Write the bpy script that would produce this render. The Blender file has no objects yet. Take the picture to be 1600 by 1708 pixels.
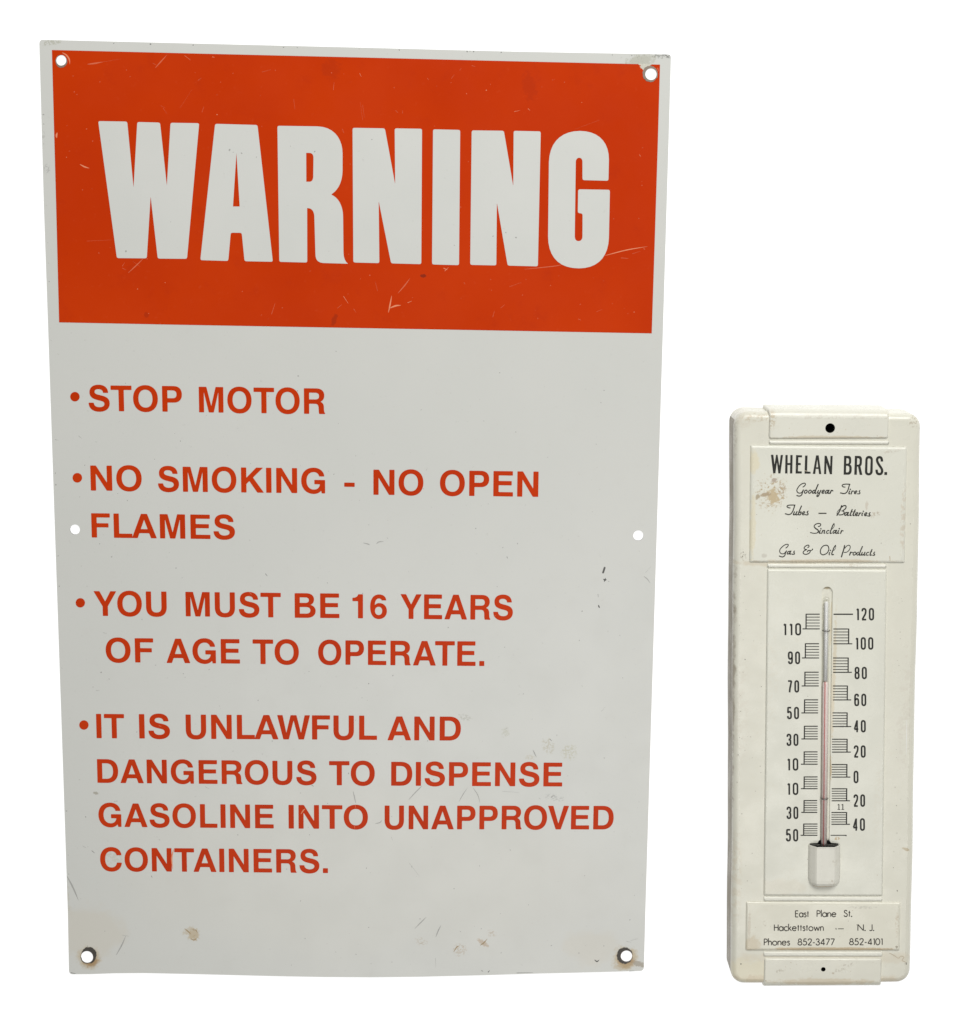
import bpy, bmesh, math, random
from mathutils import Vector, Matrix
from mathutils.geometry import tessellate_polygon

random.seed(11)
sc = bpy.context.scene
COL = sc.collection

# ------------------------------------------------------------------ camera
DIST = 1.2                       # metres from the camera to the middle of the table
TILT = math.radians(10.7)        # looks slightly down the table
MPP = 0.000392                   # metres per photo pixel in the middle
FPX = DIST / MPP
cam = bpy.data.cameras.new('camera')
cam.sensor_fit = 'HORIZONTAL'
cam.sensor_width = 36.0
cam.lens = FPX / 1600.0 * 36.0
cam.clip_start = 0.05
cam.clip_end = 50
co = bpy.data.objects.new('camera', cam)
COL.objects.link(co)
co.location = (0, DIST * math.sin(TILT), DIST * math.cos(TILT))
co.rotation_euler = (-TILT, 0, 0)
sc.camera = co

# ------------------------------------------------------------------ light
world = bpy.data.worlds.new('World')
sc.world = world
world.use_nodes = True
bg = world.node_tree.nodes['Background']
bg.inputs['Color'].default_value = (0.97, 0.985, 1.0, 1)
bg.inputs['Strength'].default_value = 0.17

def area_lamp(name, loc, target, size, power, color=(1, 1, 1)):
    l = bpy.data.lights.new(name, 'AREA')
    l.shape = 'RECTANGLE'
    l.size, l.size_y = size
    l.energy = power
    l.color = color
    o = bpy.data.objects.new(name, l)
    COL.objects.link(o)
    o.location = loc
    d = Vector(target) - Vector(loc)
    o.rotation_euler = d.to_track_quat('-Z', 'Y').to_euler()
    return o

area_lamp('softbox_lamp', (0.42, 1.30, 1.40), (0.0, -0.35, 0), (1.3, 0.9), 33.5, (1.0, 0.99, 0.965))
area_lamp('front_softbox_lamp', (0.10, -0.85, 1.75), (-0.1, -0.2, 0), (1.2, 0.8), 10.5, (1.0, 0.985, 0.95))

sc.view_settings.view_transform = 'Standard'
sc.view_settings.look = 'None'
sc.view_settings.exposure = 0
sc.view_settings.gamma = 1
sc.view_settings.use_curve_mapping = False
sc.cycles.use_denoising = True
sc.cycles.max_bounces = 16
sc.cycles.transmission_bounces = 12
sc.cycles.sample_clamp_indirect = 4.0

# ------------------------------------------------------------------ measuring helper
CAMM = Matrix.Translation(co.location) @ Matrix.Rotation(-TILT, 4, 'X')
CR = CAMM.to_3x3()
CO = Vector(co.location)

def P(px, py, z=0.0):
    """place on the table (height z) that a measured spot of the photograph belongs to"""
    d = CR @ Vector(((px - 800.0) / FPX, (854.0 - py) / FPX, -1.0))
    t = (z - CO.z) / d.z
    v = CO + d * t
    return Vector((v.x, v.y, z))

# ------------------------------------------------------------------ node helpers
class NT:
    def __init__(s, name):
        s.m = bpy.data.materials.new(name)
        s.m.use_nodes = True
        s.t = s.m.node_tree
        s.b = s.t.nodes['Principled BSDF']
        s.tc = s.t.nodes.new('ShaderNodeTexCoord').outputs['Object']
    def n(s, typ, **kw):
        nd = s.t.nodes.new(typ)
        for k, v in kw.items():
            setattr(nd, k, v)
        return nd
    def link(s, a, b):
        s.t.links.new(a, b)
    def put(s, sock, v):
        if hasattr(v, 'is_output'):
            s.link(v, sock)
        else:
            sock.default_value = v
    def math(s, op, a, b=0.0, clamp=False):
        nd = s.n('ShaderNodeMath', operation=op, use_clamp=clamp)
        s.put(nd.inputs[0], a); s.put(nd.inputs[1], b)
        return nd.outputs[0]
    def noise(s, scale, detail=4.0, rough=0.55, vec=None, dist=0.0):
        nd = s.n('ShaderNodeTexNoise')
        s.link(vec or s.tc, nd.inputs['Vector'])
        nd.inputs['Scale'].default_value = scale
        nd.inputs['Detail'].default_value = detail
        nd.inputs['Roughness'].default_value = rough
        nd.inputs['Distortion'].default_value = dist
        return nd.outputs['Fac']
    def ramp(s, v, a, b, c=0.0, d=1.0):
        nd = s.n('ShaderNodeMapRange', clamp=True)
        nd.interpolation_type = 'SMOOTHSTEP'
        s.put(nd.inputs['Value'], v)
        for k, x in zip(('From Min', 'From Max', 'To Min', 'To Max'), (a, b, c, d)):
            nd.inputs[k].default_value = x
        return nd.outputs['Result']
    def mix(s, fac, a, b):
        nd = s.n('ShaderNodeMix', data_type='RGBA')
        s.put(nd.inputs[0], fac)
        s.put(nd.inputs[6], a if hasattr(a, 'is_output') else (*a, 1) if len(a) == 3 else a)
        s.put(nd.inputs[7], b if hasattr(b, 'is_output') else (*b, 1) if len(b) == 3 else b)
        return nd.outputs[2]
    def bump(s, h, strength, dist):
        nd = s.n('ShaderNodeBump')
        nd.inputs['Strength'].default_value = strength
        nd.inputs['Distance'].default_value = dist
        s.link(h, nd.inputs['Height'])
        s.link(nd.outputs[0], s.b.inputs['Normal'])
    def stain(s, col, base, c, rx, ry, rot, color, strength, amp=0.9, scale=300, speck=None):
        """a mark of dirt, rust, missing paint or painted shade with its own ragged outline"""
        mp = s.n('ShaderNodeMapping', vector_type='TEXTURE')
        s.link(s.tc, mp.inputs['Vector'])
        mp.inputs['Location'].default_value = (c.x - base.x, c.y - base.y, 0)
        mp.inputs['Rotation'].default_value = (0, 0, rot)
        mp.inputs['Scale'].default_value = (rx, ry, 1000)
        ln = s.n('ShaderNodeVectorMath', operation='LENGTH')
        s.link(mp.outputs[0], ln.inputs[0])
        nz = s.noise(scale, 5.0, 0.65)
        v = s.math('ADD', ln.outputs['Value'], s.math('MULTIPLY', s.math('SUBTRACT', nz, 0.5), amp * 2))
        m = s.ramp(v, 0.55, 1.0, 1.0, 0.0)
        if speck:
            m = s.math('MULTIPLY', m, s.ramp(s.noise(speck[0], 4.0, 0.6), speck[1] - 0.02, speck[1] + 0.10))
        m = s.math('MULTIPLY', m, strength)
        return s.mix(m, col, color)

def plain(name, color, rough=0.5, metal=0.0, spec=0.5):
    k = NT(name)
    k.b.inputs['Roughness'].default_value = rough
    k.b.inputs['Metallic'].default_value = metal
    k.b.inputs['Specular IOR Level'].default_value = spec
    nz = k.noise(900, 3)
    c2 = tuple(min(1, x * 1.25) for x in color)
    k.link(k.mix(nz, tuple(x * 0.8 for x in color), c2), k.b.inputs['Base Color'])
    return k.m

# ------------------------------------------------------------------ mesh helpers
class MB:
    """collects faces in table coordinates"""
    def __init__(s):
        s.v, s.f, s.mi, s.sm = [], [], [], []
    def add(s, verts, faces, mi=0, smooth=False):
        o = len(s.v)
        s.v += [tuple(v) for v in verts]
        for f in faces:
            s.f.append(tuple(i + o for i in f)); s.mi.append(mi); s.sm.append(smooth)
    def poly(s, loops, z, mi=0):
        """flat face with holes; loops of 2D/3D points"""
        L = [[Vector((p[0], p[1], 0)) for p in lp] for lp in loops]
        tris = tessellate_polygon(L)
        flat = [p for lp in L for p in lp]
        fs = []
        for a, b, c in tris:
            n = (flat[b] - flat[a]).cross(flat[c] - flat[a]).z
            if abs(n) < 1e-14: continue
            fs.append((a, b, c) if n > 0 else (a, c, b))
        s.add([(p.x, p.y, z) for p in flat], fs, mi)
    def wall(s, loop, z0, z1, mi=0, smooth=False):
        n = len(loop)
        vs = [(p[0], p[1], z0) for p in loop] + [(p[0], p[1], z1) for p in loop]
        s.add(vs, [(i, (i + 1) % n, n + (i + 1) % n, n + i) for i in range(n)], mi, smooth)
    def loft(s, rings, mi=0, smooth=True, closed=True):
        n = len(rings[0])
        vs = [p for r in rings for p in r]
        fs = []
        for k in range(len(rings) - 1):
            for i in range(n if closed else n - 1):
                j = (i + 1) % n
                fs.append((k * n + i, k * n + j, (k + 1) * n + j, (k + 1) * n + i))
        s.add(vs, fs, mi, smooth)
    def build(s, name, mats, parent=None, label=None):
        me = bpy.data.meshes.new(name)
        base = Vector(parent['base']) if parent is not None and 'base' in parent else None
        if base is None and parent is not None:
            base = Vector(parent.parent['base'])
        b = base or Vector((0, 0, 0))
        me.from_pydata([(x - b.x, y - b.y, z - b.z) for x, y, z in s.v], [], s.f)
        for m in (mats if isinstance(mats, (list, tuple)) else [mats]):
            me.materials.append(m)
        me.polygons.foreach_set('material_index', s.mi)
        me.polygons.foreach_set('use_smooth', s.sm)
        me.update()
        if name in ('glass_tube', 'liquid_column', 'bore', 'tube_clip'):
            bm = bmesh.new(); bm.from_mesh(me)
            bmesh.ops.remove_doubles(bm, verts=bm.verts, dist=1e-7)
            bmesh.ops.recalc_face_normals(bm, faces=bm.faces)
            bm.to_mesh(me); bm.free()
        o = bpy.data.objects.new(name, me)
        COL.objects.link(o)
        if parent is not None:
            o.parent = parent
        if label:
            o['label'] = label
        return o

BASES = {}
def thing(name, label, cat, base):
    o = bpy.data.objects.new(name, None)
    o.empty_display_size = 0.02
    COL.objects.link(o)
    o.location = base
    o['label'] = label
    o['category'] = cat
    o['base'] = tuple(base)
    return o

def circle(cx, cy, rx, ry=None, n=28, rot=0.0, jag=0.0):
    ry = rx if ry is None else ry
    out = []
    for i in range(n):
        a = 2 * math.pi * i / n
        k = 1 + random.uniform(-jag, jag)
        x, y = rx * k * math.cos(a), ry * k * math.sin(a)
        out.append((cx + x * math.cos(rot) - y * math.sin(rot), cy + x * math.sin(rot) + y * math.cos(rot)))
    return out

def path(d, n=9):
    """small outline language: M L C Z -> loops"""
    tk = d.replace(',', ' ').split()
    loops, cur, i = [], [], 0
    def num():
        nonlocal i
        v = float(tk[i]); i += 1
        return v
    cmd = None
    while i < len(tk):
        if tk[i] in 'MLCZ':
            cmd = tk[i]; i += 1
            if cmd == 'Z':
                loops.append(cur); cur = []
                continue
        if cmd in 'ML':
            cur.append((num(), num()))
        elif cmd == 'C':
            p0 = cur[-1]
            p1, p2, p3 = (num(), num()), (num(), num()), (num(), num())
            for k in range(1, n + 1):
                t = k / n; u = 1 - t
                cur.append(tuple(u**3*p0[a] + 3*u*u*t*p1[a] + 3*u*t*t*p2[a] + t**3*p3[a] for a in (0, 1)))
    if cur: loops.append(cur)
    for lp in loops:
        if math.hypot(lp[0][0] - lp[-1][0], lp[0][1] - lp[-1][1]) < 1e-6:
            lp.pop()
    return loops

def soften(lp, r, n=4, minang=0.45):
    """round the corners of an outline"""
    out = []
    N = len(lp)
    for i in range(N):
        a, b, c = Vector(lp[i - 1]), Vector(lp[i]), Vector(lp[(i + 1) % N])
        u, v = a - b, c - b
        lu, lv = u.length, v.length
        if lu < 1e-9 or lv < 1e-9: continue
        u /= lu; v /= lv
        ang = math.pi - math.acos(max(-1, min(1, u.dot(v))))
        if ang < minang or min(lu, lv) < r * 0.8:
            out.append(tuple(b)); continue
        rr = min(r, lu * 0.45, lv * 0.45)
        p, q = b + u * rr, b + v * rr
        for k in range(n + 1):
            t = k / n
            w = p * (1 - t)**2 + b * 2 * t * (1 - t) + q * t * t
            out.append(tuple(w))
    return out

def catmull(pts, closed=False, n=7):
    if len(pts) < 3 and not closed:
        return [tuple(map(float, p)) for p in pts]
    N = len(pts)
    out = []
    rng = N if closed else N - 1
    for i in range(rng):
        if closed:
            p0, p1, p2, p3 = (Vector(pts[(i + k) % N]) for k in (-1, 0, 1, 2))
        else:
            p1, p2 = Vector(pts[i]), Vector(pts[i + 1])
            p0 = Vector(pts[i - 1]) if i > 0 else p1 * 2 - p2
            p3 = Vector(pts[i + 2]) if i + 2 < N else p2 * 2 - p1
        for k in range(n):
            t = k / n
            out.append(tuple(0.5 * ((2 * p1) + (p2 - p0) * t + (2*p0 - 5*p1 + 4*p2 - p3) * t*t + (3*p1 - p0 - 3*p2 + p3) * t**3)))
    if not closed:
        out.append(tuple(map(float, pts[-1])))
    return out

def ribbon(mb, pts, w, z, mi=0, closed=False, smooth=True, taper=False, cap=True):
    """pen stroke of width w (photo pixels) laid flat at height z"""
    c = catmull(pts, closed) if smooth else [tuple(map(float, p)) for p in pts]
    N = len(c)
    L, R = [], []
    for i in range(N):
        a = Vector(c[i - 1] if (i > 0 or closed) else c[i])
        b = Vector(c[(i + 1) % N] if (i < N - 1 or closed) else c[i])
        t = b - a
        if t.length < 1e-9: t = Vector((1, 0))
        t.normalize()
        nrm = Vector((-t.y, t.x))
        if not smooth and 0 < i < N - 1:
            t1 = (Vector(c[i]) - a).normalized(); t2 = (b - Vector(c[i])).normalized()
            cs = max(0.5, Vector((-t1.y, t1.x)).dot(nrm))
        else:
            cs = 1.0
        ww = w * 0.5 / cs
        if taper:
            f = i / max(1, N - 1)
            ww *= max(0.15, math.sin(math.pi * min(1, max(0, 0.1 + 0.85 * f))))
        L.append(Vector(c[i]) + nrm * ww); R.append(Vector(c[i]) - nrm * ww)
    vs = [P(p.x, p.y, z) for p in L] + [P(p.x, p.y, z) for p in R]
    fs = []
    for i in range(N if closed else N - 1):
        j = (i + 1) % N
        f = (i, j, N + j, N + i)
        q = (vs[f[1]] - vs[f[0]]).cross(vs[f[2]] - vs[f[0]]).z
        fs.append(f if q > 0 else f[::-1])
    mb.add(vs, fs, mi)
    if cap and not closed and not taper:
        for e in (0, N - 1):
            lp = [P(x, y, z + 0.000004) for x, y in circle(c[e][0], c[e][1], w * 0.5, n=10)]
            lp.reverse()
            mb.add(lp, [tuple(range(10))], mi)

def shape(mb, loops_px, z, mi=0):
    mb.poly([[P(x, y, z) for x, y in lp] for lp in loops_px], z, mi)

def speckles(mb, z, mi, spots, rmin, rmax):
    for x, y in spots:
        r = random.uniform(rmin, rmax)
        lp = circle(x, y, r, r * random.uniform(0.35, 0.9), 7, random.uniform(0, 3.1), 0.3)
        shape(mb, [lp], z + random.uniform(0, 0.00001), mi)

# ------------------------------------------------------------------ white table with an added glow that washes out shadows
kt = NT('glowing_table')
kt.b.inputs['Base Color'].default_value = (0.30, 0.30, 0.30, 1)
kt.b.inputs['Roughness'].default_value = 0.9
kt.b.inputs['Specular IOR Level'].default_value = 0.1
kt.b.inputs['Emission Color'].default_value = (1, 1, 1, 1)
kt.b.inputs['Emission Strength'].default_value = 0.88
mb = MB()
mb.add([(-3, -3, 0), (3, -3, 0), (3, 3, 0), (-3, 3, 0)], [(0, 1, 2, 3)])
table = mb.build('table_surface', kt.m)
table['kind'] = 'structure'
table['label'] = 'plain white table surface with an added glow, under both objects'

# ================================================================== WARNING SIGN
SB = P(592, 850, 0)
sign = thing('warning_sign', 'large white and orange metal sign headed WARNING, lying left of the narrow cream thermometer', 'sign', SB)
ZS = 0.0015                       # top of the sheet
T1, T2, T3 = ZS + 0.00012, ZS + 0.00022, ZS + 0.00030

holes = [((102, 100.4), 8.6), ((1086.3, 123.5), 9.6), ((125, 883.4), 8.4), ((1065, 893.3), 8.6), ((145.0, 1596.8), 10.2), ((1045.3, 1595.3), 9.6)]
outline = [(65.6, 66.0), (340, 72.8), (600, 79.2), (860, 86.0), (1119.6, 90.6), (1118, 147.5), (1114.8, 260), (1107, 520), (1095.7, 893), (1086, 1215), (1076.8, 1520), (1074.2, 1619.5),
           (1000, 1621.6), (900, 1624), (800, 1627), (700, 1629.4), (620, 1630.3), (540, 1629.8), (470, 1628.6), (390, 1626.6), (310, 1624.6), (240, 1623.2), (190, 1623.6), (150, 1625), (115.2, 1625.3), (113.2, 1520), (103, 1215), (92.0, 893), (80.5, 550), (73.2, 340), (69, 190)]
outline = soften(outline, 6.5, 4, 0.8)

ks = NT('sign_white_paint')
col = ks.mix(ks.ramp(ks.noise(9, 4), 0.3, 0.7), (0.613, 0.620, 0.588), (0.628, 0.632, 0.600))
col = ks.mix(ks.ramp(ks.noise(60, 6, 0.7), 0.52, 0.8, 0, 0.12), col, (0.54, 0.52, 0.47))
col = ks.mix(ks.ramp(ks.noise(420, 3, 0.6), 0.66, 0.78, 0, 0.30), col, (0.42, 0.41, 0.38))
GR, TAN, RUST, WARM = (0.40, 0.40, 0.31), (0.47, 0.36, 0.20), (0.36, 0.22, 0.09), (0.60, 0.56, 0.47)
M_ = MPP
for (x, y, rx, ry, rot, c, st, amp, scl, spk) in [
    (1068, 101, 30, 11, -0.2, GR, .55, .9, 500, None), (1062, 97, 24, 8, -.2, (.20, .20, .16), .6, .8, 500, (1300, .58)),
    (1108, 93, 22, 5, 0, (.14, .14, .13), .8, .8, 700, (1500, .50)),
    (86, 71, 20, 5, -.1, GR, .6, .9, 500, (900, .45)),
    (148, 1597, 26, 25, 0, (0.50, 0.40, 0.24), .75, .55, 260, None), (150, 1600, 19, 19, 0, RUST, .85, .55, 300, None),
    (1043, 1597, 26, 24, 0, (0.50, 0.40, 0.24), .75, .55, 260, None), (1044, 1601, 19, 19, 0, RUST, .85, .55, 300, None),
    (1066, 1608, 14, 6, .3, (.30, .25, .18), .7, .8, 500, None), (1040, 1613, 22, 8, 0, TAN, .5, .8, 400, None),
    (323, 1559, 12, 13, .3, TAN, .8, .9, 600, None), (314, 1552, 14, 6, -.6, TAN, .45, .9, 600, None),
    (767, 1584, 14, 13, 0, (.45, .35, .24), 0.49, .9, 600, (800, .46)), (806, 1573, 14, 5, .7, (.42, .28, .16), .75, .9, 600, None), (820, 1557, 10, 7, .3, (.45, .33, .22), .55, .9, 600, (900, .47)),
    (703, 1570, 13, 10, .4, (.45, .36, .25), 0.45, .9, 600, (800, .47)),
    (950, 1254, 16, 16, .5, (.47, .45, .32), 0.52, .9, 600, (700, .46)), (915, 1245, 12, 17, -.2, (.45, .42, .31), 0.56, .9, 600, (800, .46)), (884, 1264, 10, 7, 0, (.48, .44, .32), 0.45, .9, 600, (800, .45)),
    (776, 1197, 14, 7, .2, (.38, .38, .32), 0.52, .9, 600, (900, .47)), (843, 1222, 9, 10, 0, (.46, .46, .36), .5, .9, 600, (800, .45)),
    (925, 1330, 20, 7, .15, (.36, .37, .35), 0.52, .9, 700, (900, .49)),
    (150, 1555, 70, 60, 0, WARM, .45, .6, 60, None), (985, 1580, 60, 40, 0, WARM, .35, .6, 60, None), (600, 1450, 520, 200, 0, (.625, .62, .57), .45, .3, 12, None),
    (100, 1480, 14, 60, -.25, (.50, .46, .36), .5, .8, 200, None), (72, 230, 5, 20, 0, (.45, .45, .42), .6, .9, 500, (500, .50)), (78, 282, 6, 10, 0, (.36, .36, .35), .6, .9, 600, (700, .46)),
    (185, 1430, 25, 16, .4, (.52, .50, .42), .5, .9, 400, (500, .46)), (160, 1323, 6, 3, .2, (.35, .33, .27), .8, .8, 700, None),
]:
    col = ks.stain(col, SB, P(x, y, ZS), rx * M_, ry * M_, -rot if rot else 0, c, st, amp, scl, spk)
ks.link(col, ks.b.inputs['Base Color'])
ks.link(ks.ramp(ks.noise(30, 5), 0.3, 0.7, 0.30, 0.37), ks.b.inputs['Roughness'])
ks.b.inputs['Specular IOR Level'].default_value = 0.45
ks.bump(ks.noise(16, 3), 0.045, 0.004)

ink_dark = plain('scuff_dark', (0.10, 0.10, 0.095), 0.6)
ink_grey = plain('scuff_grey', (0.38, 0.38, 0.36), 0.6)
bare_steel = plain('bare_steel', (0.055, 0.048, 0.04), 0.5, 0.2)
rubbed_steel = plain('rubbed_steel', (0.26, 0.205, 0.165), 0.45, 0.2)
edge_grey = plain('sheet_edge', (0.16, 0.155, 0.145), 0.5)

mb = MB()
o_w = [P(x, y, ZS) for x, y in outline]
h_w = [[P(x, y, ZS) for x, y in circle(c[0], c[1], r, n=36)] for c, r in holes]
mb.poly([o_w] + h_w, ZS, 0)
mb.poly([o_w] + h_w, 0.0003, 0)
mb.wall(o_w, 0.0003, ZS, 0)
for lp in h_w:
    mb.wall(lp, 0.0003, ZS, 2)
# scuffs that marked the white enamel
def scuff(pts, w, mi=1, taper=True):
    ribbon(mb, pts, w, ZS + 0.00004 + random.uniform(0, 0.00003), mi, taper=taper)
scuff([(1008.8, 947), (1007.5, 951), (1006.2, 955)], 3.2, 1, False)
scuff([(1006.5, 966), (1009.5, 967.5), (1012, 966.5)], 2.6); scuff([(1008, 970.5), (1009.5, 967), (1010.5, 964)], 2.0); scuff([(1014.5, 969), (1016.5, 970.5)], 1.6)
scuff([(997.5, 991), (998.3, 996)], 2.2); scuff([(998.6, 1009), (999.3, 1012), (1000.8, 1014)], 2.2)
scuff([(845.5, 928.5), (847, 931.5)], 3.0); scuff([(442.8, 957), (446, 961)], 3.0)
scuff([(917.5, 1233), (920.5, 1236)], 3.0); scuff([(889, 1251), (892, 1257), (895, 1263)], 1.8, 3); scuff([(843, 1216), (848, 1214)], 1.8, 3)
scuff([(520, 1310), (523.5, 1311.8)], 2.4); scuff([(589, 1320), (591.5, 1330), (593.5, 1340)], 1.6, 3); scuff([(682, 1334), (691, 1324), (700, 1315), (704, 1311)], 1.5, 3)
scuff([(626, 1374), (634, 1372), (637, 1368)], 1.5, 3); scuff([(1003, 1187), (1010, 1179)], 1.3, 3); scuff([(653, 1396), (655, 1402)], 1.4, 3)
scuff([(919, 1331), (922, 1328), (926, 1327)], 1.8, 3); scuff([(899, 1331), (902, 1333)], 2.2, 3); scuff([(838, 1320), (866, 1322)], 1.3, 3)
scuff([(766, 1337), (772, 1326), (780, 1314)], 1.2, 3); scuff([(789, 1314), (797, 1326), (801, 1340)], 1.2, 3)
scuff([(992, 1601), (996, 1604), (1000, 1601)], 2.0); scuff([(1064, 1566), (1052, 1569)], 1.4, 3); scuff([(1045, 1570), (1053, 1572)], 1.4, 3)
scuff([(726.5, 1598), (727, 1614)], 1.6, 3); scuff([(692, 1549), (704, 1537), (711, 1530)], 1.5, 3); scuff([(727, 1563), (731, 1553), (736, 1543)], 1.8, 3)
scuff([(194, 1593), (203, 1577), (210, 1561)], 2.0, 3); scuff([(112, 1462), (122, 1481), (131, 1502)], 2.6, 3); scuff([(204, 1560), (216, 1562)], 1.4, 3)
scuff([(862, 1623), (889, 1622.6)], 2.2); scuff([(814, 1622), (817, 1619)], 4.0); scuff([(803, 1619), (806, 1620.5)], 2.6); scuff([(1050, 1620), (1058, 1619.6)], 2.4)
scuff([(118, 1622.6), (126, 1624.2)], 3.0); scuff([(1093, 91.6), (1105, 92.4)], 2.4); scuff([(1110, 92), (1118, 97)], 2.4)
scuff([(606, 905.5), (614, 907.5), (617, 909)], 1.6, 3); scuff([(628, 907), (632, 904), (640, 903)], 1.6, 3); scuff([(711, 785), (713, 780)], 1.6, 3)
scuff([(160, 1152), (166, 1151.5)], 1.8, 3); scuff([(131, 727), (136, 731)], 2.2, 3); scuff([(92, 733), (97, 734.5)], 1.8, 3); scuff([(172, 1055), (178, 1057)], 1.6, 3)
scuff([(1074, 961), (1080, 966), (1085, 973)], 1.4, 3); scuff([(1077, 955), (1086, 945)], 1.2, 3)
for q in ([(308, 1549), (314, 1554), (319, 1559)], [(318, 1566), (324, 1568), (329, 1564)], [(321, 1551), (327, 1552), (330, 1557)], [(322, 1562), (326, 1560)], [(801, 1577), (807, 1573), (813, 1566)], [(818, 1557), (823, 1554)], [(757, 1588), (762, 1580), (766, 1578)], [(770, 1577), (774, 1579)], [(700, 1574), (706, 1573)]):
    scuff(q, 1.7, 4)
scuff([(153, 1419), (158, 1423)], 2.6, 1); scuff([(138, 1411), (143, 1414)], 2.2, 3); scuff([(190, 1337), (197, 1336)], 1.6, 3)
scuff([(342, 1312), (349, 1316)], 1.6, 3); scuff([(252.5, 1461), (254, 1464)], 2.8, 1); scuff([(265, 1400), (267, 1402)], 2.4, 3); scuff([(683, 1440), (700, 1462)], 1.2, 3)
pts = [(random.uniform(120, 1060), random.uniform(575, 1610)) for _ in range(150)]
speckles(mb, ZS + 0.00005, 3, pts, 0.5, 1.3)
pts = [(random.uniform(120, 1060), random.uniform(600, 1600)) for _ in range(26)]
speckles(mb, ZS + 0.00006, 1, pts, 0.4, 1.0)
for k in range(14):     # nicks along the edges
    x = random.uniform(150, 1060); speckles(mb, ZS + 0.00006, 1, [(x, 71 + (x - 66) * 0.0235 - 2.0)], 0.6, 1.4)
    y = random.uniform(150, 1580); speckles(mb, ZS + 0.00006, 3, [(68.5 + (y - 66) * 0.0332, y)], 0.8, 1.8)
sheet = mb.build('sheet', [ks.m, ink_dark, edge_grey, ink_grey, plain('rust_brown', (0.36, 0.26, 0.14), 0.7)], sign)

# worn steel round the screw holes
mb_rims = [((1085.0, 123.0), (12.6, 13.4), 1), ((148.0, 1593.6), (13.0, 13.6), 4), ((1042.3, 1594.2), (13.2, 13.6), 5), ((102.3, 102.0), (9.8, 10.6), 0)]
for c, (rx, ry), hi in mb_rims:
    rm = MB()
    lp = [P(x, y, T3) for x, y in circle(c[0], c[1], rx, ry, 40, 0, 0.05)]
    hl = [P(x, y, T3) for x, y in circle(holes[hi][0][0], holes[hi][0][1], holes[hi][1] + 0.25, n=36)]
    rm.poly([lp, hl], T3)
    rm.wall(hl, T3 - 0.0006, T3)
    rm.build('hole_rim', bare_steel if hi > 2 else rubbed_steel, sign, 'worn bare steel rim round a corner screw hole')

# ---- orange header panel
ko = NT('orange_paint')
oc = ko.mix(ko.ramp(ko.noise(7, 4), 0.3, 0.7), (0.515, 0.032, 0.0005), (0.57, 0.041, 0.001))
oc = ko.mix(ko.ramp(ko.noise(45, 6, 0.7), 0.54, 0.8, 0, 0.35), oc, (0.40, 0.022, 0.004))
oc = ko.mix(ko.ramp(ko.noise(260, 5, 0.7), 0.60, 0.78, 0, 0.25), oc, (0.62, 0.085, 0.025))
for (x, y, rx, ry, rot, c, st) in [(883, 145, 14, 26, .2, (.38, .025, .004), .3), (553, 115, 18, 18, 0, (.40, .028, .004), .35), (558, 533, 5, 11, -.4, (.24, .02, .005), .45), (244, 526, 5, 6, 0, (.34, .024, .004), .5), (706, 460, 6, 3, 0, (.16, .02, .01), .7),]:
    oc = ko.stain(oc, SB, P(x, y, T1), rx * M_, ry * M_, rot, c, st, .9, 400)
ko.link(oc, ko.b.inputs['Base Color'])
ko.link(ko.ramp(ko.noise(30, 5), 0.3, 0.7, 0.32, 0.40), ko.b.inputs['Roughness'])
ko.b.inputs['Specular IOR Level'].default_value = 0.10
ko.bump(ko.noise(16, 3), 0.09, 0.004)
orange = ko.m
chip_pale = plain('worn_orange', (0.74, 0.25, 0.12), 0.55)
chip_mid = plain('rubbed_orange', (0.63, 0.12, 0.045), 0.55)
enamel_show = plain('chipped_white', (0.56, 0.55, 0.47), 0.5)

mb = MB()
panel = [(86.6, 83.2), (340, 89.4), (600, 95.6), (850, 101.8), (1101.2, 107.6), (1097.5, 240), (1092.5, 400), (1087.4, 556), (800, 550.6), (520, 545.6), (300, 541.6), (98.6, 537.6), (93.6, 340)]
ph = [[P(x, y, T1) for x, y in circle(holes[i][0][0], holes[i][0][1], holes[i][1] + 0.6, n=36)] for i in (0, 1)]
mb.poly([[P(x, y, T1) for x, y in panel]] + ph, T1)
def rub(pts, w, mi=2):
    ribbon(mb, pts, w, T1 + 0.00003 + random.uniform(0, 0.00003), mi, taper=True)
rub([(146, 107), (158, 105.5), (172, 103)], 2.4); rub([(172, 103), (202, 98)], 1.0); rub([(259, 113), (268, 103), (279, 91)], 1.8); rub([(308, 92.5), (318, 100)], 1.8, 1)
rub([(104, 87.5), (111, 92), (115.5, 99), (116.5, 107)], 2.4, 1); rub([(95.5, 221), (94.2, 226), (94.8, 230)], 3.0, 1); rub([(133.5, 274), (141, 278), (149, 280.5)], 2.2, 1)
rub([(354, 94.6), (358, 95.4)], 3.0, 1); rub([(337, 187), (340, 178)], 2.0); rub([(255, 105), (260, 108)], 2.0); rub([(272, 180), (279, 190)], 1.4); rub([(268, 176), (276, 180)], 1.2)
rub([(453, 524), (459, 506)], 2.6); rub([(573, 494), (581, 506)], 2.6, 1); rub([(563, 514), (570, 508)], 2.2); rub([(590, 515), (594, 521)], 2.2); rub([(556, 150), (557.5, 137)], 2.2); rub([(600, 122), (603, 128)], 2.2, 1)
rub([(490, 165), (492, 182)], 1.5); rub([(605, 175), (608, 196)], 1.3); rub([(571, 215), (574, 222)], 2.2); rub([(204, 444), (208, 438)], 2.4); rub([(214, 455), (228, 442), (240, 430)], 1.8); rub([(222, 436), (234, 445)], 1.2); rub([(204, 447), (210, 450)], 2.4)
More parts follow.
